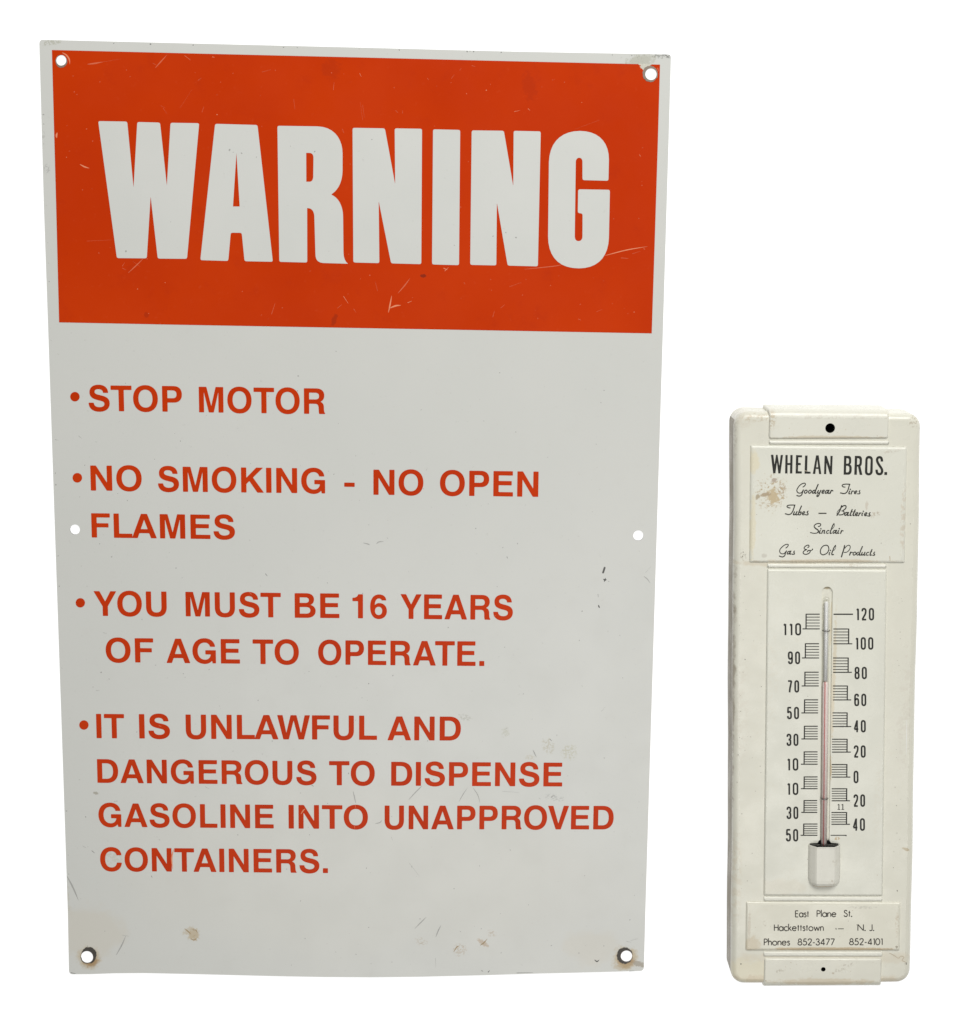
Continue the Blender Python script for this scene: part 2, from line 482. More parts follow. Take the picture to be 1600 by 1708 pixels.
rub([(145, 402), (186, 400)], 1.2); rub([(664, 489), (676, 475), (684, 464)], 1.8); rub([(648, 521), (651, 507), (653.5, 493)], 2.2, 1); rub([(650, 514), (660, 510), (669, 509)], 2.6, 1); rub([(680, 505), (687, 502)], 3.4, 1)
rub([(740, 447), (746, 450)], 4.4, 1); rub([(742, 452), (748, 446)], 3.0, 1); rub([(774, 471), (776, 474)], 2.6); rub([(850, 478), (870, 471)], 1.6); rub([(822, 529), (825, 519)], 2.2); rub([(835, 514), (842, 508)], 1.8); rub([(965, 532), (969, 534)], 3.0)
rub([(875, 449), (905, 446), (930, 443), (940, 440)], 1.3, 2); rub([(1010, 426), (1045, 417), (1080, 411)], 1.6, 1); rub([(1036, 430), (1048, 431)], 3.0); rub([(1055, 423), (1068, 419)], 2.0)
rub([(858, 186), (867, 184)], 2.4, 1); rub([(881, 181), (884, 184)], 3.0, 1); rub([(672, 189), (671, 184)], 2.0); rub([(660, 184), (664, 188)], 2.4); rub([(713, 130), (715, 133)], 2.6); rub([(787, 109), (793, 111)], 2.4); rub([(753, 131), (758, 124)], 1.6)
rub([(1067, 258), (1069, 261)], 2.6, 1); rub([(767, 117), (770, 113)], 1.8); rub([(605, 200), (601, 170)], 1.0); rub([(300, 180), (320, 150)], 0.8); rub([(1000, 200), (960, 215)], 0.8)
rub([(630, 485), (626, 470)], 1.6); rub([(995, 520), (1005, 516)], 1.4); rub([(437, 120), (452, 116)], 1.6); rub([(330, 134), (336, 130)], 2.0)
pts = [(random.uniform(105, 1080), random.uniform(115, 535)) for _ in range(120)]
speckles(mb, T1 + 0.00003, 2, pts, 0.4, 1.2)
pts = [(random.uniform(105, 1080), random.uniform(115, 535)) for _ in range(24)]
speckles(mb, T1 + 0.00004, 1, pts, 0.5, 1.1)
# white showing where the panel flaked off beside the upper right hole
shape(mb, [[(1064, 105.6), (1089, 106.6), (1083, 110), (1076, 112.5), (1073.5, 117), (1070.5, 114), (1068, 111.5), (1069, 108.5), (1066, 108)]], T1 + 0.00006, 3)
rub([(1067, 109), (1069, 115)], 2.2, 1); rub([(1097, 113), (1099, 119)], 2.2, 1)
panel_o = mb.build('header_panel', [orange, chip_pale, chip_mid, enamel_show], sign)

# ---- WARNING heading (white enamel left open in the panel)
kw = NT('heading_white')
c = kw.mix(kw.ramp(kw.noise(12, 4), 0.3, 0.7), (0.625, 0.635, 0.605), (0.65, 0.655, 0.625))
c = kw.mix(kw.ramp(kw.noise(420, 3, 0.6), 0.66, 0.78, 0, 0.30), c, (0.45, 0.44, 0.41))
kw.link(c, kw.b.inputs['Base Color'])
kw.b.inputs['Roughness'].default_value = 0.33
kw.b.inputs['Specular IOR Level'].default_value = 0.45
kw.bump(kw.noise(16, 3), 0.09, 0.004)
heading = [
 "M 163.8 201.8 L 212.2 202.6 L 222.8 313 L 229 203.3 L 267 204.3 L 278.4 310 L 284.5 204.6 L 332.3 205.3 L 312 431.6 L 263.2 431.2 L 251.3 327 L 244.9 430.8 L 195 430.4 Z",
 "M 358.9 206.3 L 429.6 208.3 L 455.2 436.5 L 408 435.6 L 403.3 388.2 L 385 388 L 380.8 435.2 L 334.2 433.8 Z M 394.5 255 L 399.9 344.3 L 388.7 344.3 Z",
 "M 462.8 209.6 L 530 210.6 C 558 211.5 571.5 232 571.5 256 L 571.5 285 C 571 305 563 318 552.3 324.3 C 566 330 572.4 345 572.4 362 L 573 420 C 573.2 431 576 436 580.6 439.8 L 540 438.6 C 530 438 526.6 433 526.3 424 L 524.4 360 C 523.5 350 519 347 512.4 347 L 512.6 437.8 L 466 436.6 Z M 510.8 254.8 L 517 254.9 C 521.5 255.5 523 259 523 263 L 522.6 294 C 522.4 300 520.5 303 516 303 L 511 303 Z",
 "M 588.2 213 L 642.1 213.9 L 659.3 307.5 L 658.5 213.9 L 704.1 214.6 L 702.9 440.5 L 652.5 439.2 L 631.8 335 L 632.9 438.8 L 589.5 437.7 Z",
 "M 722.5 215.5 L 767.8 216.5 L 765.8 442.2 L 720.8 441 Z",
 "M 787 217.3 L 840.6 217.9 L 856.3 310.5 L 857 218 L 902.2 219 L 897.4 444.2 L 847 442.9 L 829 337.5 L 828 442.6 L 784.5 441.7 Z",
 "M 967.5 218.2 C 998 218.4 1016 236 1015.9 266 L 1015.1 301.4 L 971.8 300.3 L 971.8 270 C 971.6 265 969.5 263 966.3 263 C 963 263 960.8 265.5 960.6 270 L 958.9 394 C 959 399.5 961.5 402 965.2 402 C 969 402 971.7 399.5 971.8 394 L 972 355.9 L 964 355.2 L 964.6 315.6 L 1017.6 316.4 L 1015.9 396 C 1015 429 997 447.3 966 447.5 C 932 447.5 914.4 428 914.4 394 L 915.8 270 C 917 237 936 218.4 967.5 218.2 Z",
]
mb = MB()
for d in heading:
    lps = path(d)
    lps[0] = soften(lps[0], 3.2, 3, 0.7)
    shape(mb, lps, T2)
speckles(mb, T2 + 0.00003, 1, [(383, 250), (403, 255.5), (389, 254), (620.5, 232.5), (822.5, 394), (861, 396), (844, 387.5), (210, 419), (484.5, 243.5), (525, 252.5), (758, 409), (428, 262), (285, 370)], 0.7, 1.8)
mb.build('heading', [kw.m, ink_grey], panel_o, 'white condensed capitals reading WARNING')

# ---- bold grotesque capitals of the rules
G = {
 'A': (722, "M 20 0 L 279 718 L 446 718 L 702 0 L 543 0 L 494 147 L 227 147 L 177 0 Z M 267 267 L 454 267 L 361 545 Z"),
 'B': (722, "M 76 0 L 76 718 L 400 718 C 540 718 625 650 625 540 C 625 460 590 410 525 380 C 615 352 669 290 669 205 C 669 75 570 0 420 0 Z M 222 597 L 222 436 L 375 436 C 440 436 478 462 478 516 C 478 570 440 597 375 597 Z M 222 315 L 222 122 L 395 122 C 475 122 520 157 520 219 C 520 281 475 315 395 315 Z"),
 'C': (722, "M 678 487 C 664 640 550 737 378 737 C 172 737 44 590 44 359 C 44 128 170 -19 375 -19 C 552 -19 672 86 684 259 L 537 259 C 525 165 466 108 378 108 C 262 108 194 201 194 359 C 194 517 263 610 380 610 C 464 610 520 562 534 487 Z"),
 'D': (722, "M 76 0 L 76 718 L 356 718 C 570 718 685 590 685 359 C 685 128 565 0 356 0 Z M 224 124 L 340 124 C 470 124 535 203 535 359 C 535 515 470 594 340 594 L 224 594 Z"),
 'E': (667, "M 76 0 L 76 718 L 612 718 L 612 596 L 224 596 L 224 437 L 583 437 L 583 316 L 224 316 L 224 122 L 621 122 L 621 0 Z"),
 'F': (611, "M 76 0 L 76 718 L 587 718 L 587 596 L 224 596 L 224 425 L 545 425 L 545 303 L 224 303 L 224 0 Z"),
 'G': (778, "M 713 385 L 713 0 L 617 0 L 602 77 C 548 10 476 -19 389 -19 C 185 -19 44 136 44 359 C 44 590 180 737 392 737 C 560 737 676 640 695 488 L 548 488 C 530 565 476 610 395 610 C 274 610 194 512 194 359 C 194 204 276 106 400 106 C 488 106 553 160 567 262 L 412 262 L 412 385 Z"),
 'I': (278, "M 64 0 L 64 718 L 214 718 L 214 0 Z"),
 'K': (722, "M 87 0 L 87 718 L 235 718 L 235 424 L 512 718 L 705 718 L 420 432 L 722 0 L 537 0 L 318 330 L 235 246 L 235 0 Z"),
 'L': (611, "M 76 0 L 76 718 L 224 718 L 224 125 L 583 125 L 583 0 Z"),
 'M': (833, "M 69 0 L 69 718 L 287 718 L 418 180 L 548 718 L 765 718 L 765 0 L 622 0 L 622 570 L 488 0 L 346 0 L 212 570 L 212 0 Z"),
 'N': (722, "M 69 0 L 69 718 L 222 718 L 510 232 L 510 718 L 654 718 L 654 0 L 502 0 L 213 487 L 213 0 Z"),
 'O': (778, "M 389 737 C 180 737 44 590 44 359 C 44 128 180 -19 389 -19 C 598 -19 734 128 734 359 C 734 590 598 737 389 737 Z M 389 610 C 510 610 584 514 584 359 C 584 204 510 108 389 108 C 268 108 194 204 194 359 C 194 514 268 610 389 610 Z"),
 'P': (667, "M 76 0 L 76 718 L 394 718 C 545 718 627 635 627 480 C 627 340 540 255 400 255 L 224 255 L 224 0 Z M 224 596 L 224 377 L 365 377 C 440 377 477 415 477 487 C 477 559 440 596 365 596 Z"),
 'R': (722, "M 76 0 L 76 718 L 432 718 C 570 718 655 642 655 520 C 655 435 615 375 545 345 C 615 315 640 272 642 190 C 644 110 645 50 677 24 L 677 0 L 512 0 C 494 35 494 80 492 150 C 490 250 465 285 385 285 L 224 285 L 224 0 Z M 224 596 L 224 407 L 392 407 C 468 407 505 438 505 501 C 505 565 468 596 392 596 Z"),
 'S': (667, "M 594 510 C 588 655 490 737 330 737 C 170 737 72 655 72 525 C 72 405 140 345 290 309 L 380 287 C 450 270 480 244 480 202 C 480 144 425 108 338 108 C 245 108 190 152 184 232 L 39 232 C 43 72 150 -19 330 -19 C 518 -19 629 72 629 220 C 629 335 560 400 420 433 L 310 459 C 245 475 215 500 215 540 C 215 585 255 613 322 613 C 402 613 445 578 451 510 Z"),
 'T': (611, "M 14 596 L 14 718 L 598 718 L 598 596 L 380 596 L 380 0 L 232 0 L 232 596 Z"),
 'U': (722, "M 72 718 L 72 270 C 72 80 170 -19 361 -19 C 552 -19 651 80 651 270 L 651 718 L 503 718 L 503 270 C 503 160 455 108 361 108 C 268 108 220 160 220 270 L 220 718 Z"),
 'V': (667, "M 19 718 L 178 718 L 335 180 L 489 718 L 648 718 L 410 0 L 257 0 Z"),
 'W': (944, "M 6 718 L 160 718 L 262 193 L 385 718 L 553 718 L 677 193 L 782 718 L 935 718 L 762 0 L 607 0 L 470 560 L 333 0 L 176 0 Z"),
 'Y': (667, "M 15 718 L 182 718 L 335 420 L 486 718 L 653 718 L 408 279 L 408 0 L 260 0 L 260 279 Z"),
 '1': (556, "M 69 505 L 69 604 C 165 604 215 630 240 710 L 378 710 L 378 0 L 232 0 L 232 505 Z"),
 '6': (556, "M 502 535 C 492 645 415 710 292 710 C 130 710 31 575 31 345 C 31 115 125 -19 280 -19 C 425 -19 521 80 521 220 C 521 360 430 455 300 455 C 240 455 195 430 168 390 C 172 520 215 590 285 590 C 330 590 358 572 366 535 Z M 280 345 C 345 345 383 295 383 222 C 383 150 343 100 278 100 C 213 100 173 150 173 222 C 173 296 214 345 280 345 Z"),
 '.': (278, "M 64 0 L 64 146 L 214 146 L 214 0 Z"),
 '-': (333, "M 27 215 L 27 345 L 306 345 L 306 215 Z"),
}
KERN = {'LA': -60, 'AW': -60, 'YE': -20, 'WF': -30, 'AT': -60, 'TE': -15, 'YO': -40, 'PA': -20, 'RO': -20, 'OV': -40, 'VE': -30, 'AV': -60, 'ST': -20, 'TA': -60, 'TO': -20}

def word(mb, text, xl, xr, yl, yr, capl, capr, z):
    """set one word between measured left and right ends on its own baseline"""
    gl, x = [], 0.0
    for i, ch in enumerate(text):
        adv, d = G[ch]
        gl.append((x, path(d)))
        x += adv + (KERN.get(text[i:i + 2], 0))
    a = min(p[0] + gx for gx, lps in gl for lp in lps for p in lp)
    b = max(p[0] + gx for gx, lps in gl for lp in lps for p in lp)
    for gx, lps in gl:
        out = []
        for lp in lps:
            q = []
            for px, py in lp:
                t = (px + gx - a) / (b - a)
                X = xl + (xr - xl) * t
                cap = capl + (capr - capl) * t
                h = py / 718.0 * cap
                lean = 0.032 - 0.061 * (X - 90) / 1010.0
                q.append((X - lean * h, yl + (yr - yl) * t - h))
            out.append(q)
        out[0] = soften(out[0], 0.9, 2, 0.6)
        shape(mb, out, z)

kt2 = NT('orange_lettering')
c = kt2.mix(kt2.ramp(kt2.noise(14, 4), 0.3, 0.7), (0.50, 0.032, 0.001), (0.56, 0.040, 0.002))
c = kt2.mix(kt2.ramp(kt2.noise(300, 5, 0.7), 0.62, 0.8, 0, 0.4), c, (0.62, 0.10, 0.035))
kt2.link(c, kt2.b.inputs['Base Color'])
kt2.b.inputs['Roughness'].default_value = 0.36
kt2.b.inputs['Specular IOR Level'].default_value = 0.08
letter_red = kt2.m

LINES = [
 ('STOP MOTOR', [('STOP', 148.1, 304, 685.4, 686.8, 42.8, 42.8), ('MOTOR', 332.2, 542.5, 687.6, 690.6, 42.6, 42.6)]),
 ('NO SMOKING - NO OPEN', [('NO', 151.6, 236.9, 818.2, 818.9, 41.8, 41.8), ('SMOKING', 263.8, 542.5, 819.7, 823.0, 41.8, 41.6), ('-', 574.3, 591.8, 823.4, 823.6, 38.5, 38.5), ('NO', 623, 706.3, 825.2, 826, 41.9, 41.9), ('OPEN', 733.8, 898, 826.4, 828.8, 41.9, 42.2)]),
 ('FLAMES', [('FLAMES', 153.1, 392.2, 896.5, 899.6, 40.5, 40.5)]),
 ('YOU MUST BE 16 YEARS', [('YOU', 157, 278.5, 1027.2, 1028, 41.2, 41.2), ('MUST', 310, 468.8, 1028, 1030, 40.8, 41), ('BE', 491.8, 566.3, 1030.4, 1031, 41, 41), ('16', 588, 645.5, 1031.2, 1031.7, 40.5, 40.5), ('YEARS', 668, 855.5, 1032.2, 1034.2, 41.2, 41.2)]),
 ('OF AGE TO OPERATE.', [('OF', 176.8, 256.3, 1104.6, 1105.2, 40.4, 40.4), ('AGE', 277.8, 400.5, 1105.8, 1107, 40.6, 40.8), ('TO', 421.8, 498.8, 1107.6, 1108.3, 41, 41), ('OPERATE.', 530.8, 808, 1108.4, 1111, 40.6, 41)]),
 ('IT IS UNLAWFUL AND', [('IT', 161.2, 207.8, 1231.3, 1231.7, 40.5, 40.5), ('IS', 232.5, 283.9, 1231.8, 1232.1, 40.6, 40.6), ('UNLAWFUL', 310.2, 629, 1232.4, 1234.2, 40.5, 40.3), ('AND', 646.3, 768.8, 1234.8, 1235.3, 39.8, 39.8)]),
 ('DANGEROUS TO DISPENSE', [('DANGEROUS', 162.7, 528.2, 1305.8, 1309.2, 39.5, 39.5), ('TO', 549.2, 625.3, 1309.8, 1310.2, 40.2, 40.2), ('DISPENSE', 652.6, 937.9, 1310.6, 1311.9, 39.8, 39.6)]),
 ('GASOLINE INTO UNAPPROVED', [('GASOLINE', 164.7, 456.7, 1379.0, 1381.9, 39.2, 39.4), ('INTO', 481.6, 613.9, 1382.1, 1383, 39.4, 39.4), ('UNAPPROVED', 641.7, 1023.4, 1383.3, 1383.6, 39.5, 39.2)]),
 ('CONTAINERS.', [('CONTAINERS.', 167.5, 547.2, 1452.8, 1456.4, 38.9, 39.2)]),
]
nicks = {0: [], 6: [((591.5, 1368), (592.5, 1372))]}
for txt, words in LINES:
    mb = MB()
    for w in words:
        word(mb, *w, T1)
    if txt.startswith('GASO'):
        ribbon(mb, [(502, 1358), (506, 1352), (509, 1349)], 1.8, T1 + 0.00005, 1, taper=True)
        ribbon(mb, [(592.6, 1343), (593.2, 1348)], 2.0, T1 + 0.00005, 1, taper=True)
        ribbon(mb, [(591.5, 1378), (592.2, 1383)], 2.0, T1 + 0.00005, 1, taper=True)
    if txt.startswith('CONT'):
        ribbon(mb, [(289.5, 1417), (286.5, 1432), (288, 1450)], 2.2, T1 + 0.00005, 1, taper=True)
    if txt.startswith('IT'):
        ribbon(mb, [(265, 1210.5), (269, 1211.5)], 2.6, T1 + 0.00005, 1, taper=True)
    if txt.startswith('YOU'):
        ribbon(mb, [(416, 988), (420, 992)], 2.0, T1 + 0.00005, 1, taper=True)
        ribbon(mb, [(824, 1028.5), (827, 1027)], 2.4, T1 + 0.00005, 1, taper=True)
    mb.build('text_line', [letter_red, chip_pale], sheet, 'orange capitals reading ' + txt.strip('.'))
for x, y, r in ((125, 661.6, 7.9), (129, 796.9, 8.0), (134, 1005.5, 7.8), (140, 1209.4, 7.8)):
    mb = MB()
    shape(mb, [circle(x, y, r, n=32)], T1)
    mb.build('bullet', letter_red, sheet)

# ================================================================== THERMOMETER
TB = P(1375, 1160, 0)
thermo = thing('wall_thermometer', 'narrow cream painted metal thermometer with raised advertising plates, right of the large warning sign', 'thermometer', TB)
H = 0.0240                        # face of the housing
HP = H + 0.0013                   # face of the raised plates

def paint(name, base_col=(0.80, 0.79, 0.69), stains_and_shade=(), grime=1.0, spec=0.5):
    k = NT(name)
    base_col = tuple(x * 0.895 for x in base_col)
    c = k.mix(k.ramp(k.noise(22, 4), 0.3, 0.7), tuple(x * 0.975 for x in base_col), tuple(min(1, x * 1.02) for x in base_col))
    c = k.mix(k.ramp(k.noise(90, 6, 0.75), 0.55, 0.85, 0, 0.30 * grime), c, (0.60, 0.53, 0.38))
    c = k.mix(k.ramp(k.noise(700, 4, 0.6), 0.66, 0.8, 0, 0.35 * grime), c, (0.45, 0.40, 0.30))
    for (x, y, rx, ry, rot, sc_, st, amp, scl, spk) in stains_and_shade:
        c = k.stain(c, TB, P(x, y, HP), rx * MPP, ry * MPP, rot, sc_, st, amp, scl, spk)  # lays down dirt marks and painted shade alike
    k.link(c, k.b.inputs['Base Color'])
    k.link(k.ramp(k.noise(60, 5), 0.3, 0.7, 0.22, 0.40), k.b.inputs['Roughness'])
    k.b.inputs['Specular IOR Level'].default_value = spec
    k.bump(k.noise(120, 4), 0.10, 0.0012)
    return k.m

CH = (0.47, 0.37, 0.23); DK = (0.22, 0.18, 0.12); YL = (0.72, 0.66, 0.48)  # tan strips along lower plate and tab edges mix dirt with painted shade
p_house = paint('cream_housing', (0.785, 0.77, 0.665), [
    (1380.5, 981, 8, 3.5, 0, (.42, .35, .22), .9, .5, 500, None), (1387, 1040, 2.5, 50, 0, (.62, .54, .38), .7, .8, 300, None),  # crescent at the slot's upper end is shade painted in
    (1262, 697, 28, 8, 0, CH, .5, .9, 600, (500, .47)), (1240, 700, 22, 22, 0, (.56, .50, .40), .3, .8, 400, (400, .46)), (1224, 730, 8, 60, 0, (.45, .42, .35), .4, .9, 300, (400, .45)),
    (1526, 704, 10, 12, 0, (.38, .32, .23), .6, .9, 600, (700, .50)), (1240, 927, 8, 16, .2, DK, .7, .9, 700, (700, .53)),
    (1238, 1190, 16, 160, 0, (.64, .60, .51), .4, .9, 300, (300, .48)), (1510, 1190, 14, 120, 0, (.62, .58, .50), .4, .9, 300, (350, .49)), (1512, 1418, 8, 3.5, -.4, (.46, .37, .22), .7, .9, 600, None),
    (1216, 1350, 8, 420, 0, (.34, .30, .23), .8, .8, 120, None), (1245, 1620, 60, 26, 0, YL, .6, .8, 150, None), (1380, 1600, 200, 14, 0, (.62, .54, .40), .4, .8, 120, None), (1300, 940, 100, 7, 0, (.58, .50, .36), .5, .8, 200, None),  # long left strip is painted shade; lower-edge strips are dirt plus painted shade
    (1370, 1636, 220, 12, 0, (.60, .50, .36), .55, .8, 120, None), (1228, 1470, 14, 120, 0, (.62, .56, .44), .5, .9, 250, (250, .46))])
p_tab = paint('cream_tab', (0.80, 0.79, 0.695), [(1288, 700, 10, 22, 0, CH, .6, .9, 600, (600, .48)), (1400, 695, 120, 5, 0, (.56, .52, .44), .4, .9, 300, (500, .5)), (1380, 730, 110, 4, 0, (.56, .48, .34), .6, .8, 200, None)])
p_tab2 = paint('cream_lower_tab', (0.77, 0.755, 0.655), [(1375, 1638, 100, 8, 0, (.55, .45, .30), .55, .8, 200, None), (1410, 1612, 40, 8, .5, (.45, .41, .33), .6, .9, 500, (500, .52)), (1302, 1620, 10, 5, .4, (.45, .41, .33), .7, .9, 500, (600, .5))])
p_name = paint('cream_name_plate', (0.795, 0.79, 0.695), [
    (1287, 822, 30, 34, .1, CH, 1.0, .75, 420, (560, .525)), (1290, 829, 13, 14, .4, (.54, .44, .28), 1.0, 1.2, 420, None), (1277, 825, 10, 4, .15, (.40, .31, .20), .9, .8, 600, None), (1264, 828, 4, 6, -.5, (.40, .33, .22), .9, .8, 600, None), (1304, 817, 9, 13, .2, (.45, .36, .25), .85, .9, 700, (900, .47)),
    (1292, 801, 6, 4, .4, (.42, .34, .27), .85, .9, 700, None), (1258, 770, 10, 24, 0, YL, .75, .8, 200, None), (1256, 880, 6, 60, 0, YL, .7, .8, 150, None), (1446, 843, 3, 9, 0, (.58, .52, .43), .7, .9, 600, None), (1460, 858, 13, 6, .2, (.48, .42, .33), .75, .9, 600, (700, .46)),
    (1507, 860, 5, 80, 0, (.60, .53, .42), .6, .9, 300, (350, .46)), (1380, 936, 130, 4, 0, (.58, .48, .33), .65, .7, 150, None), (1490, 752, 20, 4, .2, (.55, .50, .42), .6, .9, 400, (500, .5)), (1275, 927, 6, 4, 0, (.5, .47, .4), .6, .9, 600, None)])  # thin strip on the lower edge: dirt with shade painted in
p_scale = paint('cream_scale_plate', (0.785, 0.78, 0.685), [
    (1391, 1130, 4, 120, 0, (.62, .52, .34), .55, .9, 300, None), (1385, 1280, 3, 28, .05, (.50, .37, .18), .8, .9, 500, None), (1396, 1399, 6, 4, 0, (.50, .36, .18), .85, .8, 700, (900, .44)), (1404, 1209, 8, 6, .4, (.55, .54, .48), .8, .9, 600, (500, .46)), (1465, 1330, 8, 90, 0, (.68, .65, .55), .4, .9, 300, (400, .48)), (1290, 1130, 10, 100, 0, (.68, .65, .55), .4, .9, 300, (400, .48)), (1300, 1480, 60, 18, 0, (.68, .64, .53), .5, .8, 150, None)])
p_addr = paint('cream_address_plate', (0.795, 0.775, 0.66), [
    (1255, 1575, 16, 18, 0, (.60, .52, .38), .7, .8, 250, None), (1276, 1541, 4, 8, .2, (.46, .43, .34), .6, .9, 600, (600, .46)), (1380, 1583, 130, 4, 0, (.50, .38, .22), .8, .6, 120, None), (1250, 1546, 3, 30, 0, (.52, .46, .36), .55, .9, 400, None), (1440, 1514, 26, 3, 0, (.52, .50, .43), .6, .9, 500, (600, .48)), (1497, 1540, 4, 26, 0, (.55, .47, .35), .6, .9, 500, (600, .47)), (1496, 1580, 3, 3, 0, DK, .7, .8, 800, None)], 1.3)  # strip under the last text row is part dirt, part painted shade
p_bar = paint('cream_bar', (0.80, 0.79, 0.70), [(1425, 943, 14, 4, 0, (.5, .43, .32), .6, .9, 600, (600, .47))])
painted_dark_mat = plain('painted_dark', (0.006, 0.006, 0.006), 0.9, 0, 0.1)  # black colour standing in for the darkness inside holes and openings
p_ink = plain('black_ink', (0.020, 0.020, 0.017), 0.5, 0, 0.3)
p_ink2 = plain('thin_black_ink', (0.025, 0.024, 0.019), 0.5, 0, 0.3)
p_brown = plain('brown_ink', (0.035, 0.029, 0.022), 0.5, 0, 0.3)
speck_dark = plain('speck_dark', (0.16, 0.14, 0.11), 0.6)
speck_tan = plain('speck_tan', (0.50, 0.43, 0.32), 0.6)

def quad_ring(q, inset, rad, n=6):
    """rounded outline of a four-cornered plate set in by inset (metres); q = TL, TR, BR, BL"""
    q = [Vector((p[0], p[1])) for p in q]
    cen = sum(q, Vector((0, 0))) / 4
    lines = []
    for i in range(4):
        a, b = q[i], q[(i + 1) % 4]
        d = (b - a).normalized()
        nr = Vector((-d.y, d.x))
        if nr.dot(cen - a) < 0: nr = -nr
        lines.append((a + nr * inset, d))
    cs = []
    for i in range(4):
        (p, r), (q2, s) = lines[i - 1], lines[i]
        t = (q2 - p).cross(s) / r.cross(s) if hasattr(Vector((0, 0)), 'cross') else 0
        cs.append(p + r * t)
    out = []
    for i in range(4):
        a, b, c = cs[i - 1], cs[i], cs[(i + 1) % 4]
        u, v = (a - b).normalized(), (c - b).normalized()
        r = max(rad, 0.0001)
        # bisector fillet
        half = math.acos(max(-1, min(1, u.dot(v)))) / 2
        tl = r / math.tan(half)
        p0, p1 = b + u * tl, b + v * tl
        m = b + (u + v).normalized() * (r / math.sin(half))
        a0 = math.atan2(p0.y - m.y, p0.x - m.x); a1 = math.atan2(p1.y - m.y, p1.x - m.x)
        da = (a1 - a0 + math.pi) % (2 * math.pi) - math.pi
        for k in range(n + 1):
            t = a0 + da * k / n
            out.append((m.x + r * math.cos(t), m.y + r * math.sin(t)))
    return out

def pxquad(pts, z):
    return [P(x, y, z) for x, y in pts]

def plate(mb, q, z0, z1, bev, rad, steps=4, holes=(), mi=0, wave=None, face=True):
    prof = [(0.0, z0), (0.0, z1 - bev)]
    for k in range(1, steps + 1):
        a = math.pi / 2 * k / steps
        prof.append((bev * (1 - math.cos(a)), z1 - bev + bev * math.sin(a)))
    rings = []
    for ins, z in prof:
        r = quad_ring(q, ins, max(rad - ins, rad * 0.35))
        if wave: r = [wave(p, z) for p in r]
        rings.append([(p[0], p[1], z) for p in r])
    rings.reverse() if False else None
    mb.loft([list(reversed(r)) for r in rings], mi, True)
    if face:
        mb.poly([[(p[0], p[1]) for p in rings[-1]]] + list(holes), z1, mi)
    return rings[-1]

# ---- housing
zl = 0.0
hq = [P(1216.5, 679.0, 0), P(1535.6, 682.0, 0), P(1519, 1636, 0), P(1212.0, 1637, 0)]
a1, a2 = P(1216.8, 690, 0), P(1212.6, 1625, 0)
b1, b2 = P(1536.6, 700, H - 0.0025), P(1518.6, 1625, H - 0.0025)
t1_, t2_ = P(1250, 679.3, 0.0), P(1500, 682.0, 0.0)
c1, c2 = P(1230, 1639.6, H - 0.003), P(1505, 1638.0, H - 0.003)
def isect(p, q, r, s):
    p, q, r, s = (Vector((v.x, v.y)) for v in (p, q, r, s))
    d1, d2 = q - p, s - r
    t = ((r.x - p.x) * d2.y - (r.y - p.y) * d2.x) / (d1.x * d2.y - d1.y * d2.x)
    return p + d1 * t
HQ = [isect(t1_, t2_, a1, a2), isect(t1_, t2_, b1, b2), isect(c1, c2, b1, b2), isect(c1, c2, a1, a2)]
def dents(p, z):
    x, y = p
    k = 0.00022 * math.sin(y * 31 + x * 9) + 0.00010 * math.sin(y * 83 + 1.3)
    return (x + k, y + 0.00015 * math.sin(x * 90))
def long_ring(q, ins, rad):
    r = quad_ring(q, ins, rad, 8)
    out = []
    for i in range(len(r)):
        a, b = Vector(r[i]), Vector(r[(i + 1) % len(r)])
        m = max(1, int((b - a).length / 0.012))
        for k in range(m):
            out.append(tuple(a + (b - a) * k / m))
    return out
mb = MB()
bev = 0.0044
n0 = None
prof = [(0.0, 0.0), (0.0, 0.008), (0.0, H - bev)]
for k in range(1, 8):
    a = math.pi / 2 * k / 7
    prof.append((bev * (1 - math.cos(a)), H - bev + bev * math.sin(a)))
base_ring = quad_ring(HQ, 0, 0.0090, 8)
segs = []
for i in range(len(base_ring)):
    a, b = Vector(base_ring[i]), Vector(base_ring[(i + 1) % len(base_ring)])
    segs.append(max(1, int((b - a).length / 0.012)))
rings = []
for ins, z in prof:
    r = quad_ring(HQ, ins, max(0.0090 - ins, 0.0036), 8)
    out = []
    for i in range(len(r)):
        a, b = Vector(r[i]), Vector(r[(i + 1) % len(r)])
        for k in range(segs[i]):
            p = a + (b - a) * k / segs[i]
            out.append(dents((p.x, p.y), z))
    rings.append([(x, y, z) for x, y in out])
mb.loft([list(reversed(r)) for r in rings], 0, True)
for k, f in enumerate(mb.f):            # long sides coloured dark brown to imitate shade on the left wall
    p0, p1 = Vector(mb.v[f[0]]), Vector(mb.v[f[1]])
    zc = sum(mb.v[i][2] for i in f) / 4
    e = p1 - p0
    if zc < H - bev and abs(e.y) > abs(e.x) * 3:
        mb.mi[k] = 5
hole_t = circle(*P(1385, 714, HP)[:2], 7.9 * MPP, n=28)
hole_b = circle(*P(1373.6, 1617, HP)[:2], 4.0 * MPP, n=24)
mb.poly([[(p[0], p[1]) for p in rings[-1]], hole_t, hole_b], H, 0)
for hl in (hole_t, hole_b):
    mb.wall(hl, H - 0.018, H, 1)
    mb.poly([hl], H - 0.018, 1)
ZH = H + 0.00005
for _ in range(60):
    x = random.choice([random.uniform(1228, 1246), random.uniform(1490, 1520), random.uniform(1228, 1275)])
    y = random.uniform(960, 1490)
    if x > 1505 - (y - 960) * 0.01: x -= 12
    speckles(mb, ZH, 2, [(x, y)], 0.4, 0.9)
